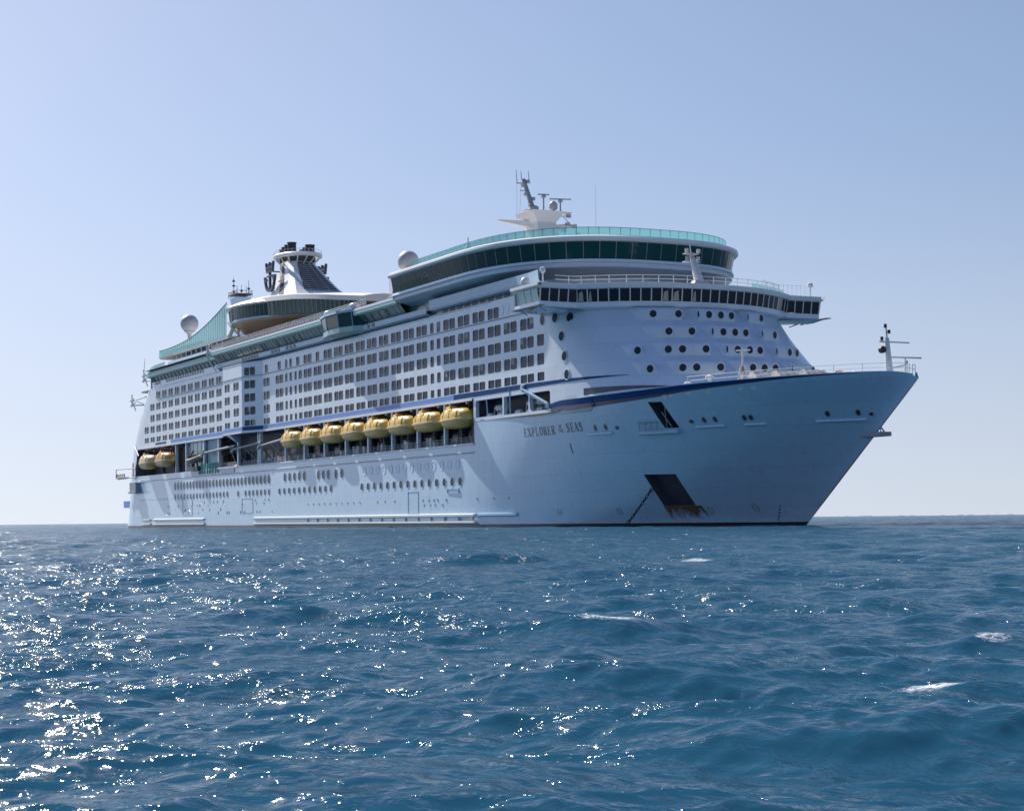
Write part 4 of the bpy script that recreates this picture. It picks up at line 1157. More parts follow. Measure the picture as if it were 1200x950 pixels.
for x in np.arange(32, 88, 1.75): mb.tube((x, -17.36, 43.4), (x, -17.28, float(fS(x))), .05, .05, 4)
for x in np.arange(34, 70, .9): mb.tube((x, -17.42, 43.45), (x, -17.42, 44.25), .03, .03, 4)
mb.tube((34, -17.42, 44.25), (70, -17.42, 44.25), .04, .04, 4)
mb.build('screen_post', 'fascia_teal', sp)
mb = MB(); mb.tube((85.5, -16, 43), (87.0, -13.5, 51), .5, .35, 10); mb.tube((89, -15, 42), (86.5, -14, 47.5), .28, .28, 8); mb.tube((83, -15.5, 47), (88.5, -14.5, 43.5), .2); mb.build('screen_strut', 'mast_white', sp)
radome('satellite_dome', (33.5, -10.0, 52.0), 2.3, 1.9, ship, .40)
# ================================================================ glazed disc lounge around the funnel, funnel, masts
CX, CY = 92.0, 0.0
def disc(mb, prof, N=72, ex=1.0):
    rows = []
    for r, z in prof:
        rows.append([(CX + r * 1.28 * math.cos(2 * math.pi * k / N), CY + r * math.sin(2 * math.pi * k / N), z - 1.45) for k in range(N)])
    mb.grid(rows, closed=True)
mb = MB(); disc(mb, [(16.2, 47.65), (16.0, 47.2), (12.5, 45.2), (9.5, 43.4), (9.0, 39.4)])
crown = mb.build('observation_lounge', 'tan', ship, smooth=30)
mb = MB(); disc(mb, [(16.5, 48.1), (16.75, 47.95), (16.75, 47.6), (16.2, 47.5)]); mb.build('lounge_sill', 'strip_blue', crown, smooth=30)
mb = MB(); disc(mb, [(16.5, 48.1), (16.7, 50.75)]); mb.build('window_band', 'teal_glass', crown, smooth=True)
mb = MB()
for k in range(96):
    a = 2 * math.pi * k / 96; c, s = math.cos(a), math.sin(a)
    mb.tube((CX + 16.52 * 1.28 * c, 16.52 * s, 46.65), (CX + 16.72 * 1.28 * c, 16.72 * s, 49.3), .05, .05, 4)
mb.build('window_mullion', 'grey_paint', crown)['kind'] = 'stuff'
mb = MB(); disc(mb, [(16.6, 50.7), (17.3, 50.85), (17.4, 51.1), (16.9, 51.5), (15.2, 52.15), (12.5, 52.9), (9, 53.5), (5, 53.8), (.1, 53.9)]); mb.build('dome_roof', 'trim_white', crown, smooth=40)
# canopy reaching forward from the disc
mb = MB()
rows = []
for x, w, z in ((98, 14.8, 50.6), (108, 13.8, 50.3), (117, 12.0, 49.8), (126, 10.2, 48.9), (134, 8.0, 47.9), (140, 5.0, 47.2)):
    rows.append([(x, -w, z - 1.0), (x, -w * .98, z), (x, -w * .5, z + .5), (x, 0, z + .7), (x, w * .5, z + .5), (x, w * .98, z), (x, w, z - 1.0)])
mb.grid(rows); mb.grid([[r[0], r[-1]] for r in rows]); mb.poly(rows[-1]); mb.build('canopy_roof', 'mast_white', crown, smooth=40)
mb = MB()
mb.grid([[(r[0][0], r[0][1] * .95, r[0][2] + .05) for r in rows], [(r[0][0], r[0][1] * .93, r[0][2] - 3.0) for r in rows]])
mb.grid([[(r[0][0], -r[0][1] * .95, r[0][2] + .05) for r in rows], [(r[0][0], -r[0][1] * .93, r[0][2] - 3.0) for r in rows]])
cg = mb.build('canopy_glazing', 'teal_glass', crown)
mb = MB()
for a_, b_ in zip(rows, rows[1:]):
    for k in range(5):
        t = k / 5; x, w, z = (a_[0][j] + (b_[0][j] - a_[0][j]) * t for j in range(3)); mb.tube((x, w * .955, z), (x, w * .935, z - 2.9), .07, .07, 4)
mb.build('canopy_mullion', 'grey_paint', cg)['kind'] = 'stuff'

# funnel: raked tapering casing, louvred front, ring platform, stacks
def loft(mb, secs):
    ids = [mb.add(s) for s in secs]; n = len(secs[0])
    for a, b in zip(ids, ids[1:]):
        for k in range(n): mb.face((a + k, a + (k + 1) % n, b + (k + 1) % n, b + k))
    mb.face([ids[-1] + k for k in range(n)])
FZ0, FZ1 = 51.0, 61.0
def fsec(z):
    t = min(1.0, max(0.0, (z - FZ0) / (FZ1 - FZ0)))
    xf = 105.0 - 14.6 * t ** .8; xa = 84.8 - .6 * t; hw = 7.4 - 4.2 * t ** .8
    c = 1.0
    return [(xf, -hw + c, z), (xf, hw - c, z), (xf - c, hw, z), (xa + c, hw, z), (xa, hw - c, z), (xa, -hw + c, z), (xa + c, -hw, z), (xf - c, -hw, z)]
mb = MB(); loft(mb, [fsec(z) for z in (51.0, 52, 53, 54, 55.5, 57, 58.5, 60, 61.0)])
fun = mb.build('funnel', 'trim_white', ship)
def fpt(u, z, push=.06):     # point on the front face, u in -1..1
    s = fsec(z); p = Vector(s[0]); q = Vector(s[1]); v = p + (q - p) * (u + 1) / 2; return (v.x + push, v.y, v.z)
mb = MB()
mb.grid([[fpt(u, z, .05) for u in (-.62, .98)] for z in (53.1, 54.2, 55.5, 57, 58.5, 59.8, 60.8)])
gr = mb.build('louvre_panel', 'dark_grey', fun)
mb = MB()
for k in range(13):
    z = 53.3 + k * .56
    a, b = fpt(-.6, z, .07), fpt(.96, z, .07); mb.hexa([(a[0], a[1], z), (a[0] + .35, a[1], z - .1), (b[0] + .35, b[1], z - .1), (b[0], b[1], z), (a[0], a[1], z + .14), (a[0] + .35, a[1], z + .04), (b[0] + .35, b[1], z + .04), (b[0], b[1], z + .14)])
mb.pipe([fpt(.55, z, .2) for z in (53.2, 55, 57, 59, 60.7)], .12, 5); mb.pipe([fpt(.05, z, .2) for z in (53.2, 55, 57, 59, 60.7)], .06, 5)
mb.build('louvre', 'grey_paint', gr)
def sdp(z, x_from_front): 
    s = fsec(z); p = s[7]; return (p[0] - x_from_front, p[1] - .05, z)
mb = MB(); mb.grid([[sdp(z, 5.6 - 3.9 * ((z - 51) / 10) ** .8), sdp(z, 9.4 - 6.3 * ((z - 51) / 10) ** .8)] for z in (52.4, 54, 56, 58, 59.8, 60.8)]); mb.build('side_vent', 'stack_black', fun)
mb = MB()
for z in (54.2, 56.4): mb.tube(sdp(z, 3.2), sdp(z, 7.0), .12)
mb.build('vent_bar', 'grey_paint', fun)
# ring platform
RX, RZ = 87.4, 62.0
mb = MB(); N = 40
rows = [[(RX + r * 1.45 * math.cos(2 * math.pi * k / N), r * math.sin(2 * math.pi * k / N), z) for k in range(N)] for r, z in ((4.6, 62.6), (5.2, 62.65), (5.4, 62.4), (5.35, 62.0), (4.5, 61.8), (4.6, 62.6))]
mb.grid(rows, closed=True)
mb.build('funnel_ring', 'trim_white', fun, smooth=40)
mb = MB()
for k in range(14):
    a = 2 * math.pi * k / 14; mb.tube((RX + 4.9 * 1.45 * math.cos(a), 4.9 * math.sin(a), 62.0), (87.2 + 3.0 * math.cos(a), 2.9 * math.sin(a), 59.6), .14, .14, 6)
mb.build('ring_strut', 'mast_white', fun)
mb = MB()
for k in range(36):
    a = 2 * math.pi * k / 36; mb.tube((RX + 5.25 * 1.45 * math.cos(a), 5.25 * math.sin(a), 62.5), (RX + 5.25 * 1.45 * math.cos(a), 5.25 * math.sin(a), 63.3), .04, .04, 4)
mb.pipe([(RX + 5.25 * 1.45 * math.cos(2 * math.pi * k / 36), 5.25 * math.sin(2 * math.pi * k / 36), 63.3) for k in range(37)], .04, 4)
mb.build('ring_rail', 'mast_white', fun)
mb = MB(); loft(mb, [[(90.6, -3.2, z), (90.6, 3.2, z), (84.4, 3.2, z), (84.4, -3.2, z)] for z in (61.0, 62.9)]); mb.build('stack_base', 'stack_black', fun)
for x, y, r, z in ((89.8, -2.2, .8, 65.2), (88.2, -2.3, .85, 64.8), (86.5, -2.3, .9, 64.5), (84.8, -2.2, .95, 64.2), (89.8, 2.2, .85, 64.9), (88.0, 2.2, .85, 64.5), (86.2, 2.2, .95, 64.2)):
    mb = MB(); r *= 1.25; mb.lathe([(r, 61.2), (r, z - .25), (r * 1.12, z - .2), (r * 1.12, z), (r * .85, z), (r * .85, z - .8), (0, z - .8)], (x, y, 0), 14); mb.build('exhaust_stack', 'stack_black', fun, smooth=40)
# raised emblem on each side: a crown above an anchor
def emblem(side):
    y = side * 6.4; mb = MB()
    def bar(x0, z0, x1, z1, w):
        d = Vector((x1 - x0, 0, z1 - z0)).normalized(); q = Vector((-d.z, 0, d.x)) * w / 2
        p = [Vector((x0, y - .28, z0)) - q, Vector((x1, y - .28, z1)) - q, Vector((x1, y - .28, z1)) + q, Vector((x0, y - .28, z0)) + q]
        mb.hexa([*p, *[v + Vector((0, .56, 0)) for v in p]])
    X0 = 86.5; Z0 = 55.2
    bar(X0, Z0 - .8, X0, Z0 + 3.3, .5)                                    # shank
    pa = [(X0 + 3.1 * math.sin(a), Z0 + 1.6 - 2.5 * math.cos(a)) for a in np.linspace(-1.45, 1.45, 11)]
    for a, b in zip(pa, pa[1:]): bar(*a, *b, .55)                         # arms
    for s in (-1, 1): bar(X0 + s * 3.1, Z0 + 1.2, X0 + s * 3.5, Z0 + 2.5, .6); bar(X0 + s * 3.1, Z0 + 1.2, X0 + s * 2.3, Z0 + 2.0, .4)
    bar(X0 - 1.7, Z0 + 2.5, X0 + 1.7, Z0 + 2.5, .35)                      # stock
    bar(X0 - 2.1, Z0 + 3.6, X0 + 2.1, Z0 + 3.6, .5)                       # crown base
    for k in range(5):
        u = (k - 2) / 2; bar(X0 + 1.9 * u, Z0 + 3.6, X0 + 2.5 * u, Z0 + 5.3 + .4 * (k % 2 == 0), .4)
    for u, v in ((-2, -1), (-1, 0), (0, 1), (1, 2)): bar(X0 + 2.5 * u / 2, Z0 + 5.2, X0 + (1.9 * (u + v) / 4), Z0 + 4.2, .3); bar(X0 + (1.9 * (u + v) / 4), Z0 + 4.2, X0 + 2.5 * v / 2, Z0 + 5.2, .3)
    for z in (Z0, Z0 + 3.6): mb.tube((X0, y, z), (X0, side * 3.4, z), .15)
    mb.build('funnel_emblem', 'emblem_blue', fun)
emblem(-1); emblem(1)

# aft mast house with antennas
mb = MB()
loft(mb, [[(46.6, -1.5, 43), (46.6, 1.5, 43), (43.2, 1.5, 43), (43.2, -1.5, 43)], [(46.2, -1.3, 54.6), (46.2, 1.3, 54.6), (43.2, 1.3, 54.6), (43.2, -1.3, 54.6)], [(47.2, -1.8, 56.6), (47.2, 1.8, 56.6), (42.2, 1.8, 56.6), (42.2, -1.8, 56.6)], [(47.4, -1.9, 57.6), (47.4, 1.9, 57.6), (42.0, 1.9, 57.6), (42.0, -1.9, 57.6)]])
am = mb.build('aft_mast', 'strip_blue', ship)
mb = MB(); mb.box(41.4, 47.8, -2.2, 2.2, 58.3, 58.55)
for x in np.arange(41.6, 47.9, 1.2):
    for y in (-2.1, 2.1): mb.tube((x, y, 57.6), (x, y, 59.2), .07, .07, 4)
mb.pipe([(41.4, -2.15, 59.2), (47.8, -2.15, 59.2), (47.8, 2.15, 59.2), (41.4, 2.15, 59.2), (41.4, -2.15, 59.2)], .06)
mb.build('mast_platform', 'dark_grey', am)
for x, y, h_, q in ((43, -1.2, 4.6, (62.4, 61.2, 59.8)), (45, .2, 2.6, (59.8,)), (46.5, 1.6, 3.6, (60.2,)), (43.5, 1.9, 2.6, ()), (47, -1.6, 2.2, ())):
    mb = MB(); mb.tube((x, y, 58.4), (x, y, 58.4 + h_), .1, .05, 5)
    for z in q: mb.lathe([(.05, 0), (.36, .1), (.36, .5), (.05, .6)], (x, y, z - .6), 8)
    mb.build('antenna', 'dark_grey', am)

# main mast above the forward lounge
mb = MB()
loft(mb, [[(214.4, -2.4, 43.5), (214.4, 2.4, 43.5), (207.6, 2.4, 43.5), (207.6, -2.4, 43.5)], [(213.4, -2.1, 48.4), (213.4, 2.1, 48.4), (207.8, 2.1, 48.4), (207.8, -2.1, 48.4)], [(212.4, -1.8, 51.6), (212.4, 1.8, 51.6), (208.0, 1.8, 51.6), (208.0, -1.8, 51.6)], [(213.0, -2.8, 53.1), (213.0, 2.8, 53.1), (206.6, 2.8, 53.1), (206.6, -2.8, 53.1)], [(213.2, -3.0, 53.5), (213.2, 3.0, 53.5), (206.4, 3.0, 53.5), (206.4, -3.0, 53.5)]])
mm = mb.build('main_mast', 'mast_white', ship)
mb = MB(); mb.hexa([(208.6, 1.5, 50.2), (211.6, 1.5, 50.2), (211.4, 5.4, 51.3), (209.6, 5.4, 51.3), (208.6, 1.5, 51.4), (211.6, 1.5, 51.4), (211.4, 5.4, 51.7), (209.6, 5.4, 51.7)]); mb.build('mast_yard', 'mast_white', mm)
mb = MB(); mb.hexa([(208.4, -7.6, 51.9), (209.2, -7.6, 51.9), (209.8, -1.6, 51.0), (208.2, -1.6, 51.0), (208.4, -7.6, 52.1), (209.2, -7.6, 52.1), (209.8, -1.6, 52.05), (208.2, -1.6, 52.05)]); mb.build('mast_yard', 'mast_white', mm)
mb = MB(); mb.hexa([(211.2, -4.4, 53.3), (213.0, -4.4, 53.3), (213.0, 4.6, 53.3), (211.2, 4.6, 53.3), (211.2, -4.4, 53.45), (213.0, -4.4, 53.45), (213.0, 4.6, 53.45), (211.2, 4.6, 53.45)]); mb.build('mast_yard', 'mast_white', mm)
mb = MB()
mb.tube((209.0, -.6, 53.5), (206.2, -1.2, 59.8), .5, .34, 10); mb.lathe([(.6, 0), (.8, .25), (.75, 1.2), (.4, 1.4)], (209.0, -.6, 53.5), 12)
for dx, dy, dz, h_ in ((-2.9, -2.4, 59.0, 2.4), (-3.1, -1.4, 59.8, 1.5), (-2.6, -.2, 59.2, 2.1)): mb.tube((209 + dx, dy, dz), (209 + dx - .3, dy, dz + h_), .08, .05, 5)
mb.tube((206.1, -2.5, 59.1), (206.2, .1, 59.3), .11); mb.tube((206.6, -2.1, 57.8), (206.6, -.4, 57.8), .1)
for y, z in ((-1.7, 58.6), (-.7, 59.4), (-1.6, 57.0), (-.4, 56.2), (-1.2, 55.0)): mb.box(206.2 + (60 - z) * .44, 206.8 + (60 - z) * .44, y - .28, y + .28, z - .26, z + .28)
mb.build('top_pole', 'grey_paint', mm)
def radar(x, y, z, L, hgt, rot):
    mb = MB(); mb.tube((x, y, z), (x, y, z + hgt), .15, .12, 8); mb.box(x - .3, x + .3, y - .3, y + .3, z + hgt - .4, z + hgt)
    c, s = math.cos(rot) * L, math.sin(rot) * L; q = Vector((-s, c, 0)).normalized() * .12
    a = Vector((x - c, y - s, z + hgt + .05)); b = Vector((x + c, y + s, z + hgt + .05))
    mb.hexa([a - q, b - q, b + q, a + q, *[v + Vector((0, 0, .2)) for v in (a - q, b - q, b + q, a + q)]])
    mb.build('radar_scanner', 'grey_paint', mm)
radar(209.4, 1.0, 53.5, 1.0, 3.2, R(80)); radar(211.0, 3.4, 53.5, 1.9, 2.3, R(75))
mb = MB(); mb.lathe([(.55, 0), (.75, .3), (.75, 1.0), (.3, 1.5), (0, 1.55)], (210.5, 2.3, 54.1), 14); mb.tube((210.5, 2.3, 53.5), (210.5, 2.3, 54.2), .3); mb.build('satellite_dome', 'radome_grey', mm, smooth=True)
mb = MB()
for x, y, z in ((213.0, 3.9, 52.5), (213.2, 3.6, 51.0), (213.2, 4.9, 50.8), (213.2, 5.5, 49.4), (213.0, 3.0, 50.0)): mb.box(x - .3, x + .3, y - .35, y + .35, z, z + .6); mb.tube((x - 1, y - 1.2, z + .3), (x, y, z + .3), .07)
mb.pipe([(213.0, 2.9, 52.6), (213.0, 5.1, 50.6), (213.0, 5.7, 49.0)], .07); mb.pipe([(213.0, 2.0, 49.2), (213.0, 5.9, 49.0)], .06)
mb.build('lamp_rack', 'grey_paint', mm)
mb = MB()
for x, y in ((206.0, -2.4), (206.0, -1.6)): mb.tube((x, y, 59), (209, y * .6 - 2.5, 52.0), .03, .03, 4)
mb.build('mast_stay', 'grey_paint', mm)
mb = MB(); mb.tube((229.6, 0, 43.4), (229.6, 0, 54.9), .035, .02, 5); mb.build('whip_antenna', 'grey_paint', ship)

# ================================================================ foredeck gear
mb = MB()
mb.tube((304.6, 0, 17.2), (304.0, 0, 23.4), .62, .28, 12); mb.tube((304.0, 0, 23.4), (303.8, 0, 25.2), .14, .08, 8)
mb.tube((304.2, -1.3, 22.9), (304.1, 3.4, 22.9), .11); mb.tube((304.2, .2, 21.0), (304.2, 5.2, 21.05), .12); mb.tube((304.2, .2, 19.6), (304.2, 2.8, 20.1), .13)
mb.tube((304.2, 2.6, 21.0), (304.2, 2.9, 20.2), .1)
fm = mb.build('fore_mast', 'mast_white', ship, smooth=40)
mb = MB(); mb.lathe([(.05, -.26), (.45, -.24), (.45, .24), (.05, .26)], (304.3, -.95, 21.9), 16, axis='x'); mb.tube((304.2, -.5, 21.7), (304.2, .1, 21.7), .08); mb.build('anchor_ball', 'stack_black', fm)
for y, z, m in ((-.75, 23.3, 'stack_black'), (-.2, 24.9, 'stack_black'), (.35, 24.2, 'stack_black'), (3.0, 20.4, 'dark_grey')):
    mb = MB(); mb.lathe([(.05, -.26), (.2, -.22), (.2, .22), (.05, .26)], (304.0, y, z), 10); mb.build('mast_lamp', m, fm)
mb = MB()
BR = [(x, -hb(x, 18) + .5, top(x)) for x in (281, 285, 289, 293, 297, 300.5, 303.5, 306, 308, 309.2)] 
BRp = [(x, -y, z) for x, y, z in BR[::-1]]
loop = BR + BRp
for dz in (.55, 1.1): mb.pipe([(x, y, z + dz) for x, y, z in loop], .035, 5)
for x, y, z in loop: mb.tube((x, y, z - .4), (x, y, z + 1.12), .045, .045, 5)
mb.build('bow_rail', 'mast_white', ship)
for k, (x, y) in enumerate(((296.0, -3.4), (296.8, .2), (297.6, 3.8))):
    mb = MB(); mb.box(x - 1.0, x + 1.0, y - 1.5, y + 1.5, 17.2, 19.35); mb.box(x - 1.1, x + 1.1, y - 1.6, y + 1.6, 19.35, 19.5); mb.build('deck_box', 'faded_red', ship)
# white windlass tripod with bell
mb = MB(); c = Vector((284.0, -8.2, 17.2))
for a in (0.6, 2.7, 4.8): mb.tube(c + Vector((1.2 * math.cos(a), 1.2 * math.sin(a), 0)), c + Vector((.2 * math.cos(a), .2 * math.sin(a), 4.2)), .17)
mb.tube(c + Vector((0, 0, 3.8)), c + Vector((0, 0, 6.3)), .12); mb.tube(c + Vector((-.3, -.8, 6.1)), c + Vector((.3, 1.0, 6.2)), .1); mb.box(c.x - 1.1, c.x + 1.1, c.y - 1.1, c.y + 1.1, 18.4, 18.6)
tp = mb.build('deck_light_tripod', 'mast_white', ship)
mb = MB(); mb.lathe([(.5, 0), (.42, .2), (.3, .7), (.15, .85), (0, .9)], c + Vector((0, 0, 3.2)), 14); mb.build('ship_bell', 'faded_red', tp, smooth=40)
# canvas shelters over the winches, small white ventilators
for x, y, L_ in ((286.4, -6.6, 3.6), (289.4, -5.0, 3.6), (291.8, -2.5, 3.2)):
    mb = MB(); rows = []
    for j in range(7):
        u = j / 6; rows.append([(x + dx, y - L_ / 2 + L_ * u, 17.2 + hh * 1.22 * (1 - .03 * abs(math.sin(3 * math.pi * u)))) for dx, hh in ((-1.7, .2), (-1.2, 1.7), (-.5, 2.5), (.3, 2.6), (1.2, 2.0), (1.9, .3))])
    mb.grid(rows); mb.poly(rows[0]); mb.poly(rows[-1])
    mb.build('winch_cover', 'canvas', ship)
for x, y, hh in ((276.8, -12.2, 2.4), (273.0, -13.6, 2.0), (281.2, -11.6, 3.0), (270.6, -14.6, 2.2), (292.6, 1.0, 3.2), (294.0, 2.5, 2.9)):
    mb = MB(); mb.tube((x, y, 17.2), (x, y, 17.2 + hh - .4), .22, .22, 8); mb.lathe([(.22, 0), (.55, .1), (.55, .35), (.2, .5), (0, .52)], (x, y, 17.2 + hh - .5), 12); mb.build('deck_ventilator', 'trim_white', ship)
mb = MB(); mb.pipe([(276.8, -12.2 + a, 18.6 + .9 * math.sin(math.pi * (a + 1) / 2)) for a in np.linspace(-1, 1, 9)], .22, 8); mb.build('winch_guard', 'trim_white', ship)
# bow platform under the stem
z = 11.75; x = 299.5
mb = MB(); mb.box(x, x + 4.1, -.9, .9, z - .55, z)
mb.tube((x + 3.8, 0, z), (x + 1.9, 0, z + 1.9), .1); mb.tube((x + 4.0, -.7, z), (x + 4.0, -.7, z + .45), .07)
mb.build('bow_platform', 'grey_paint', ship)

# ================================================================ things carried by the ship
def lifeboat_parts(root, L, W, H, canopy, low, slit=True):
    N = 21
    def sec(u, kind):
        e = max(0.0, 1 - abs(u) ** 3.2) ** .55
        if u > 0: e = max(0.0, 1 - abs(u) ** 2.8) ** .5
        pts = []
        if kind == 'top':
            hh = H * .58 * (max(0, 1 - abs(u) ** 4.5) ** .5)
            for k in range(13):
                a = math.pi * k / 12; c, s_ = math.cos(a), math.sin(a)
                pts.append((u * L / 2, -W / 2 * e * math.copysign(abs(c) ** .62, c), hh * s_ ** .72))
        else:
            hh = H * .42 * (max(0, 1 - abs(u) ** 5) ** .5)
            for k in range(11):
                a = math.pi * k / 10; c, s_ = math.cos(a), math.sin(a)
                pts.append((u * L / 2 * (1 - .06 * s_), -W / 2 * e * math.copysign(abs(c) ** .8, c), -hh * s_ ** .8))
        return pts
    us = [math.sin(math.pi / 2 * k / 10) for k in range(-10, 11)]
    mb = MB(); mb.grid([sec(u, 'top') for u in us]); mb.build('canopy', canopy, root, smooth=True)
    mb = MB(); mb.grid([sec(u, 'bot') for u in us]); mb.build('boat_hull', low, root, smooth=True)
    mb = MB(); r = []
    for d, z in ((.0, -.16), (.16, -.12), (.16, .14), (0, .18)):
        row = []
        for u in us: 
            p = sec(u, 'top')[0]; row.append((p[0] * (1 + d * .02), p[1] - d, z))
        for u in us[::-1]:
            p = sec(u, 'top')[-1]; row.append((p[0] * (1 + d * .02), p[1] + d, z))
        r.append(row)
    mb.grid(r, closed=True); mb.build('rubbing_strake', 'strake_buff', root, smooth=50)
    # raised side hatch, steering cupola, window slits and lifting hooks
    mb = MB(); yy = -W / 2 * .93
    mb.hexa([(-.9, yy - .12, .35), (.7, yy - .12, .35), (.7, yy + .5, .35), (-.9, yy + .5, .35), (-.8, yy + .15, H * .5), (.6, yy + .15, H * .5), (.6, yy + .7, H * .52), (-.8, yy + .7, H * .52)]); mb.build('side_hatch', canopy, root)
    mb = MB(); mb.hexa([(-L * .33, -.8, H * .45), (-L * .16, -.8, H * .5), (-L * .16, .8, H * .5), (-L * .33, .8, H * .45), (-L * .31, -.6, H * .7), (-L * .18, -.6, H * .72), (-L * .18, .6, H * .72), (-L * .31, .6, H * .7)]); mb.build('cupola', canopy, root)
    for x in (-L * .36, -L * .26, -L * .17, L * .14, L * .23, L * .32):
        mb = MB(); e = max(0.0, 1 - abs(2 * x / L) ** 3) ** .5; y = -W / 2 * e * .955
        mb.hexa([(x - .3, y - .05, .62), (x + .3, y - .05, .62), (x + .3, y + .3, .62), (x - .3, y + .3, .62), (x - .3, y + .05, .98), (x + .3, y + .05, .98), (x + .3, y + .4, .98), (x - .3, y + .4, .98)])
        mb.build('window_slit', 'boat_dark', root)
    for x in (-L * .4, L * .4):
        mb = MB(); mb.tube((x, 0, H * .3), (x, 0, H * .75), .13); mb.lathe([(.05, -.1), (.3, -.1), (.3, .1), (.05, .1)], (x, 0, H * .78), 10, axis='y'); mb.build('lifting_hook', 'iron', root)
    for x in (-L * .22, 0.1, L * .25):
        mb = MB(); e = max(0.0, 1 - abs(2 * x / L) ** 3.2) ** .55
        mb.pipe([(x, -W / 2 * e * math.copysign(abs(math.cos(a)) ** .62, math.cos(a)) * 1.005, H * .58 * max(0, 1 - abs(2 * x / L) ** 4.5) ** .5 * math.sin(a) ** .72 + .03) for a in np.linspace(.05, math.pi - .05, 14)], .045, 5)
        mb.build('canopy_rib', low, root)
lb0 = empty('lifeboat'); lifeboat_parts(lb0, 10.7, 3.6, 3.3, 'boat_yellow', 'boat_dark')
ORD = ['nearest the bow, at the forward end of the row', 'second from the bow, just aft of the foremost boat', 'third from the bow along the side', 'fourth from the bow, just forward of the middle', 'fifth from the bow, just aft of the middle', 'third from the aft end of the row', 'second from the aft end of the row', 'farthest aft, beside the open dark bays']
for k in range(8):
    x = 132.9 + 11.33 * (7 - k) + 5.3
    o = lb0 if k == 0 else copy_tree(lb0)
    p = w2((x + .1, -19.3, 17.45)); o.location = p; o.rotation_euler = (0, 0, SHIP_RZ)
    tag(o, 'yellow lifeboat, ' + ORD[k], 'lifeboat', 'yellow lifeboats hanging along the side')
for x, z, lab in ((45.5, 16.5, 'buff and orange tender boat in the aft bay, the forward one of the pair'), (30.0, 16.4, 'orange and pale tender boat in the aft bay, the one closest to the stern')):
    o = empty('tender_boat'); lifeboat_parts(o, 12.0, 4.0, 3.6, 'strake_buff' if x < 40 else 'boat_orange', 'boat_orange' if x < 40 else 'boat_orange')
    o.location = w2((x, -19.8, z)); o.rotation_euler = (0, 0, SHIP_RZ); tag(o, lab, 'tender boat', 'tender boats in the aft bay')
for x in (25, 36, 40.5, 50.5): davit(x)
# open rescue boat on its cradle
o = empty('rescue_boat')
mb = MB(); us = np.linspace(-1, 1, 15)
mb.grid([[(u * 3.1, (1.05 * (1 - abs(u) ** 3) ** .5 if abs(u) < 1 else 0) * c, -.8 * s_ * (1 - u ** 4) + .25 * u * u) for c, s_ in ((-1, 0), (-.8, .6), (-.3, .95), (.3, .95), (.8, .6), (1, 0))] for u in us]); mb.build('boat_hull', 'faded_red', o, smooth=True)
mb = MB()
mb.pipe([(u * 3.1, -1.05 * max(0, 1 - abs(u) ** 3) ** .5, .25 * u * u + .05) for u in us], .3, 8); mb.pipe([(u * 3.1, 1.05 * max(0, 1 - abs(u) ** 3) ** .5, .25 * u * u + .05) for u in us], .3, 8); mb.build('tube_collar', 'strake_buff', o, smooth=True)
mb = MB(); mb.box(-.7, .5, -.45, .45, -.1, 1.1); mb.tube((-.3, 0, 1.1), (-1.0, 0, 2.2), .08); mb.box(-2.9, -2.3, -.3, .3, .1, 1.2); mb.build('console', 'dark_grey', o)
o.location = w2((70.5, -19.8, 16.0)); o.rotation_euler = (0, R(-8), SHIP_RZ + R(14)); tag(o, 'small red and buff rescue boat on its cradle in front of the pale screen', 'rescue boat')
mb = MB(); mb.tube((69, -19.6, 13.4), (69.5, -19.8, 15.3), .25); mb.tube((72, -19.6, 13.4), (71.8, -19.8, 15.3), .25); mb.tube((66.5, -19.2, 13.4), (66.9, -19.6, 17.6), .3, .2); mb.tube((66.9, -19.6, 17.6), (69.6, -19.9, 18.0), .2); mb.box(65.2, 73.4, -20.2, -19.0, 13.4, 14.3); mb.build('boat_cradle', 'dark_grey', ship)
# life raft canisters stowed in the forward opening
def canister():
    o = empty('raft_canister')
    mb = MB(); mb.lathe([(0, -.95), (.35, -.93), (.46, -.8), (.48, -.06), (.52, -.04), (.52, .04), (.48, .06), (.46, .8), (.35, .93), (0, .95)], (0, 0, 0), 16, axis='x'); mb.build('shell', 'canister_white', o, smooth=40)
    mb = MB()
    for x in (-.5, .5): mb.lathe([(.495, -.05), (.51, -.05), (.51, .05), (.495, .05)], (x, 0, 0), 16, axis='x')
    mb.build('strap', 'dark_grey', o)
    return o
c0 = canister(); first = True
CAN = [(227.6, 17.55, 'on the deck in the aft opening, first from the lifeboats'), (231.6, 17.55, 'low in the aft opening, left of the dividing post'), (233.0, 18.75, 'upper one in the aft opening beside the post'), (230.6, 18.7, 'upper one in the middle of the aft opening'), (237.6, 17.6, 'low in the middle opening, behind the thin post'), (241.6, 17.55, 'low in the middle opening, at its forward end'), (241.7, 18.75, 'upper one at the forward end of the middle opening'), (244.7, 17.6, 'lower one of the stack in the round-ended opening'), (244.7, 18.8, 'top one of the stack in the round-ended opening'), (247.8, 17.9, 'lone one under the slanted boom in the round-ended opening')]
for x, z, lab in CAN:
    o = c0 if first else copy_tree(c0); first = False
    o.location = w2((x, -18.2, z)); o.rotation_euler = (0, 0, SHIP_RZ); tag(o, 'white life raft canister, ' + lab, 'life raft', 'life raft canisters in the forward openings')
mb = MB(); 
for x in (227, 228.2, 231, 232.2, 237, 238.2, 241, 242.2, 244.1, 245.3, 247.3, 248.4): mb.box(x - .06, x + .06, -18.6, -17.8, 17.0, 17.35 if x > 240 else 17.15)
for x in (230.0, 231.2, 232.4, 233.6, 241.1, 242.3): mb.box(x - .05, x + .05, -18.75, -18.65, 17.0, 18.4)
mb.build('raft_cradle', 'grey_paint', ship)
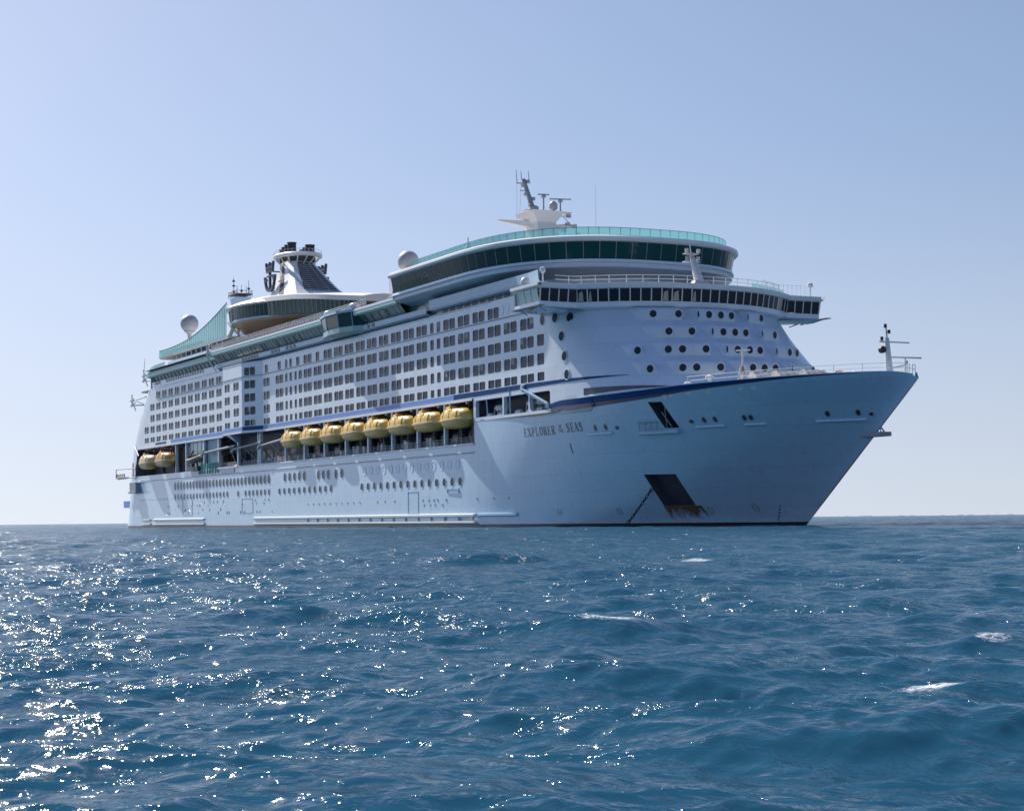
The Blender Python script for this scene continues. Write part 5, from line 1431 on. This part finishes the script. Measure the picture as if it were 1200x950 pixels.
# anchor chain from the pocket to the water
A = Vector((266.5, -12.0, 5.3)); B = Vector((261.4, -14.4, -.9))
o = empty('anchor_chain', w2(A), SHIP_RZ); tag(o, 'dark iron anchor chain slanting from the hull pocket into the sea', 'chain')
d = B - A; n = int(d.length / .56); dirn = d.normalized(); mb = MB()
sidev = dirn.cross(Vector((0, 0, 1))).normalized(); upv = dirn.cross(sidev)
for k in range(n + 1):
    sag = .25 * math.sin(math.pi * k / n); c = d * (k / n) - Vector((0, 0, sag)); q = sidev if k % 2 else upv
    pts = [c + dirn * (.40 * math.cos(a)) + q * (.17 * math.sin(a)) for a in np.linspace(0, 2 * math.pi, 11)]
    mb.pipe(pts, .07, 6)
mb.build('chain_links', 'iron', o)
# ================================================================ THE SEA: one displaced sheet from under the camera to the horizon
def make_sea():
    rng = np.random.default_rng(21)
    # rings: step grows with distance, finer where the waves are seen close
    rs_ = [0.6, 1.5, 2.4, 3.2, 4.0, 4.8]
    r = 5.4
    while r < 5200:
        rs_.append(r)
        r += min(max(r * r / 5200.0, 0.03), r * 0.0034 + .01)
    rs_ = np.array(rs_)
    fine = np.linspace(-21.5, 21.5, 640)
    coarse = np.concatenate([np.linspace(21.5, 338.5, 90)[1:-1]])
    ang = np.radians(np.concatenate([fine, coarse]))          # measured from +y to +x
    nr, na = len(rs_), len(ang)
    Rr, Aa = np.meshgrid(rs_, ang, indexing='ij')
    X = (Rr * np.sin(Aa)).astype(np.float64); Y = (Rr * np.cos(Aa)).astype(np.float64)
    Z = np.zeros_like(X); DX = np.zeros_like(X); DY = np.zeros_like(X)
    dr = np.gradient(rs_)[:, None]
    da = np.gradient(ang)[None, :]
    cell = np.minimum(dr, 40) + 0 * Aa
    lat = np.abs(Rr * np.where(np.abs(da) > .02, .06, np.abs(da)))
    W0 = math.radians(282)                                      # wind sea running down from the left rear
    comps = []
    for i in range(130):
        L = 0.16 * (12.0 / 0.16) ** ((i + rng.random()) / 130)
        th = W0 + rng.normal(0, .55 if L < 6 else .35)
        st = 0.038 if L < .7 else max(0.036 * (.7 / L) ** .25, .0) * (1 if L < 5 else .6)
        comps.append((L, th, st, rng.random() * 2 * math.pi))
    for L, th, st, ph in comps:
        k = 2 * math.pi / L; a = st / k
        kx, ky = math.cos(th) * k, math.sin(th) * k
        fr = np.clip((L / np.maximum(cell * abs(math.sin(th)) + lat * abs(math.cos(th)), 1e-3) - 2.2) / 2.5, 0, 1)
        if fr.max() <= 0: continue
        p = kx * X + ky * Y + ph
        # patchiness: groups of waves
        g = 1.0 + .45 * np.sin(.11 * k * X * math.sin(th) - .09 * k * Y * math.cos(th) + ph * 3) 
        s, c = np.sin(p), np.cos(p)
        Z += a * fr * g * c
        q = .45 * a * fr * g
        DX -= q * math.cos(th) * s; DY -= q * math.sin(th) * s
    foam = np.zeros_like(X)
    # a few steeper crests that break white, at the places where the photograph shows them
    BR = [(1.05, 20.5, 1.1, .30, .16, 12), (3.05, 13.3, .62, .26, .14, -14), (4.75, 18.2, .55, .28, .15, 10), (4.9, 49.0, 1.4, .5, .16, 5), (-6.3, 24.5, .7, .3, .10, 6)]
    for bxx, byy, wx, wy, hh, rot in BR:
        c, s = math.cos(R(rot)), math.sin(R(rot))
        u = (X - bxx) * c + (Y - byy) * s; v = -(X - bxx) * s + (Y - byy) * c
        g = np.exp(-(u / wx) ** 2 - (v / wy) ** 2)
        Z += hh * g
        vv = v + .35 * wy
        foam = np.maximum(foam, .95 * np.exp(-(u / (wx * .65)) ** 2 - (vv / (wy * .75)) ** 2))
    foam *= np.array(1.0)
    X2 = X + DX; Y2 = Y + DY
    X2[0] = X[0] * 1; Y2[0] = Y[0]
    me = bpy.data.meshes.new('sea')
    nv = nr * na + 1
    co = np.empty((nv, 3), np.float32)
    co[:-1, 0] = X2.ravel(); co[:-1, 1] = Y2.ravel(); co[:-1, 2] = Z.ravel(); co[-1] = (0, 0, 0)
    i = np.arange(nr - 1)[:, None] * na; j = np.arange(na)[None, :]; j1 = (j + 1) % na
    quads = np.stack([i + j, i + j1, i + na + j1, i + na + j], -1).reshape(-1, 4)
    tri = np.stack([np.full(na, nv - 1), (np.arange(na) + 1) % na, np.arange(na)], -1)
    nq, nt = len(quads), len(tri)
    me.vertices.add(nv); me.vertices.foreach_set('co', co.ravel())
    me.loops.add(nq * 4 + nt * 3)
    me.loops.foreach_set('vertex_index', np.concatenate([quads.ravel(), tri.ravel()]).astype(np.int32))
    me.polygons.add(nq + nt)
    me.polygons.foreach_set('loop_start', np.concatenate([np.arange(nq) * 4, nq * 4 + np.arange(nt) * 3]).astype(np.int32))
    me.polygons.foreach_set('use_smooth', np.ones(nq + nt, bool))
    at_ = me.attributes.new('foam', 'FLOAT', 'POINT')
    at_.data.foreach_set('value', np.concatenate([foam.ravel(), [0]]).astype(np.float32))
    me.update(calc_edges=True); me.validate()
    o = bpy.data.objects.new('sea', me); C.objects.link(o); o['kind'] = 'structure'
    o['label'] = 'dark blue choppy sea with sun glitter'
    # water material
    m = bpy.data.materials.new('sea_water'); m.use_nodes = True
    nt_ = m.node_tree; nd = nt_.nodes; lk = nt_.links
    nd.remove(nd['Principled BSDF'])
    geo = nd.new('ShaderNodeNewGeometry'); upn = nd.new('ShaderNodeVectorMath'); upn.operation = 'MULTIPLY_ADD'; upn.inputs[1].default_value = (.55, .55, .55); upn.inputs[2].default_value = (0, 0, .45)
    lk.new(geo.outputs['Normal'], upn.inputs[0]);  dfw = nd.new('ShaderNodeBsdfDiffuse'); lk.new(upn.outputs[0], dfw.inputs['Normal']); gl = nd.new('ShaderNodeBsdfGlossy'); gl.inputs['Roughness'].default_value = 0.13
    fr_ = nd.new('ShaderNodeFresnel'); fr_.inputs['IOR'].default_value = 1.333
    fm = nd.new('ShaderNodeMath'); fm.operation = 'MULTIPLY'; fm.inputs[1].default_value = 0.9; lk.new(fr_.outputs[0], fm.inputs[0])
    b = nd.new('ShaderNodeMixShader'); lk.new(fm.outputs[0], b.inputs[0]); lk.new(dfw.outputs[0], b.inputs[1]); lk.new(gl.outputs[0], b.inputs[2])
    tc = nd.new('ShaderNodeTexCoord')
    def noise(scale, det, dist=0.0, sx=1.0):
        mp = nd.new('ShaderNodeMapping'); mp.inputs['Scale'].default_value = (scale * sx, scale, scale); mp.inputs['Rotation'].default_value = (0, 0, .5)
        n = nd.new('ShaderNodeTexNoise'); n.inputs['Scale'].default_value = 1; n.inputs['Detail'].default_value = det; n.inputs['Distortion'].default_value = dist; n.inputs['Roughness'].default_value = .62
        lk.new(tc.outputs['Object'], mp.inputs[0]); lk.new(mp.outputs[0], n.inputs['Vector']); return n.outputs['Fac']
    def bump(h, dist, strength, prev=None):
        bp = nd.new('ShaderNodeBump'); bp.inputs['Distance'].default_value = dist; bp.inputs['Strength'].default_value = strength
        lk.new(h, bp.inputs['Height'])
        if prev: lk.new(prev, bp.inputs['Normal'])
        return bp.outputs[0]
    n1 = bump(noise(1.3, 3, .4, .8), .17, 1.0)
    mk = nd.new('ShaderNodeMapRange'); mk.interpolation_type = 'SMOOTHSTEP'; mk.inputs[1].default_value = .46; mk.inputs[2].default_value = .68; mk.inputs[3].default_value = .5; mk.inputs[4].default_value = 2.4
    lk.new(noise(.55, 3, .6, .6), mk.inputs[0])
    mh = nd.new('ShaderNodeMath'); mh.operation = 'MULTIPLY'; lk.new(mk.outputs[0], mh.inputs[0]); lk.new(noise(4.2, 3, .6, .75), mh.inputs[1])
    n2 = bump(mh.outputs[0], .10, 1.0, n1)
    n3 = bump(noise(12.0, 3, .5), .009, 1.0, n2)
    lk.new(n3, gl.inputs['Normal']); lk.new(n3, fr_.inputs['Normal'])
    # wind streaks and deeper patches in the water's own colour
    st_ = noise(.05, 4, 1.0, .35)
    mx = nd.new('ShaderNodeMix'); mx.data_type = 'RGBA'
    mx.inputs[6].default_value = (0.011, 0.055, 0.106, 1); mx.inputs[7].default_value = (0.017, 0.087, 0.142, 1)
    lk.new(st_, mx.inputs[0]); lk.new(mx.outputs[2], dfw.inputs[0])
    # foam
    fa = nd.new('ShaderNodeAttribute'); fa.attribute_name = 'foam'
    fn = noise(22.0, 8, 1.8, .45)
    ml = nd.new('ShaderNodeMath'); ml.operation = 'MULTIPLY'; lk.new(fa.outputs['Fac'], ml.inputs[0]); lk.new(fn, ml.inputs[1])
    mr = nd.new('ShaderNodeMapRange'); mr.inputs[1].default_value = .36; mr.inputs[2].default_value = .54; lk.new(ml.outputs[0], mr.inputs[0])
    df = nd.new('ShaderNodeBsdfDiffuse'); df.inputs[0].default_value = (.82, .85, .87, 1)
    ms = nd.new('ShaderNodeMixShader'); lk.new(mr.outputs[0], ms.inputs[0]); lk.new(b.outputs[0], ms.inputs[1]); lk.new(df.outputs[0], ms.inputs[2])
    lk.new(ms.outputs[0], nd['Material Output'].inputs['Surface'])
    me.materials.append(m)
    return o
sea = make_sea()
# line of surf on a reef far away to the right
mb = MB(); rq = random.Random(4)
for k in range(46):
    x = 395 + k * 9.0 + rq.uniform(-3, 3); y = 2750 + rq.uniform(-30, 30); w = rq.uniform(3, 9); hgt = rq.uniform(.3, 1.0) * (2.2 if k in (14, 15) else 1)
    rows = []
    for j in range(5):
        u = j / 4 * 2 - 1; rows.append([(x + u * w, y - 2.5, -.2), (x + u * w, y - .8, hgt * (1 - u * u) + .1), (x + u * w, y + .8, hgt * (1 - u * u) + .1), (x + u * w, y + 2.5, -.2)])
    mb.grid(rows)
o = mb.build('surf', 'canister_white', None, smooth=True)
tag(o, 'thin white line of surf far off on the horizon', 'surf', None, 'stuff')
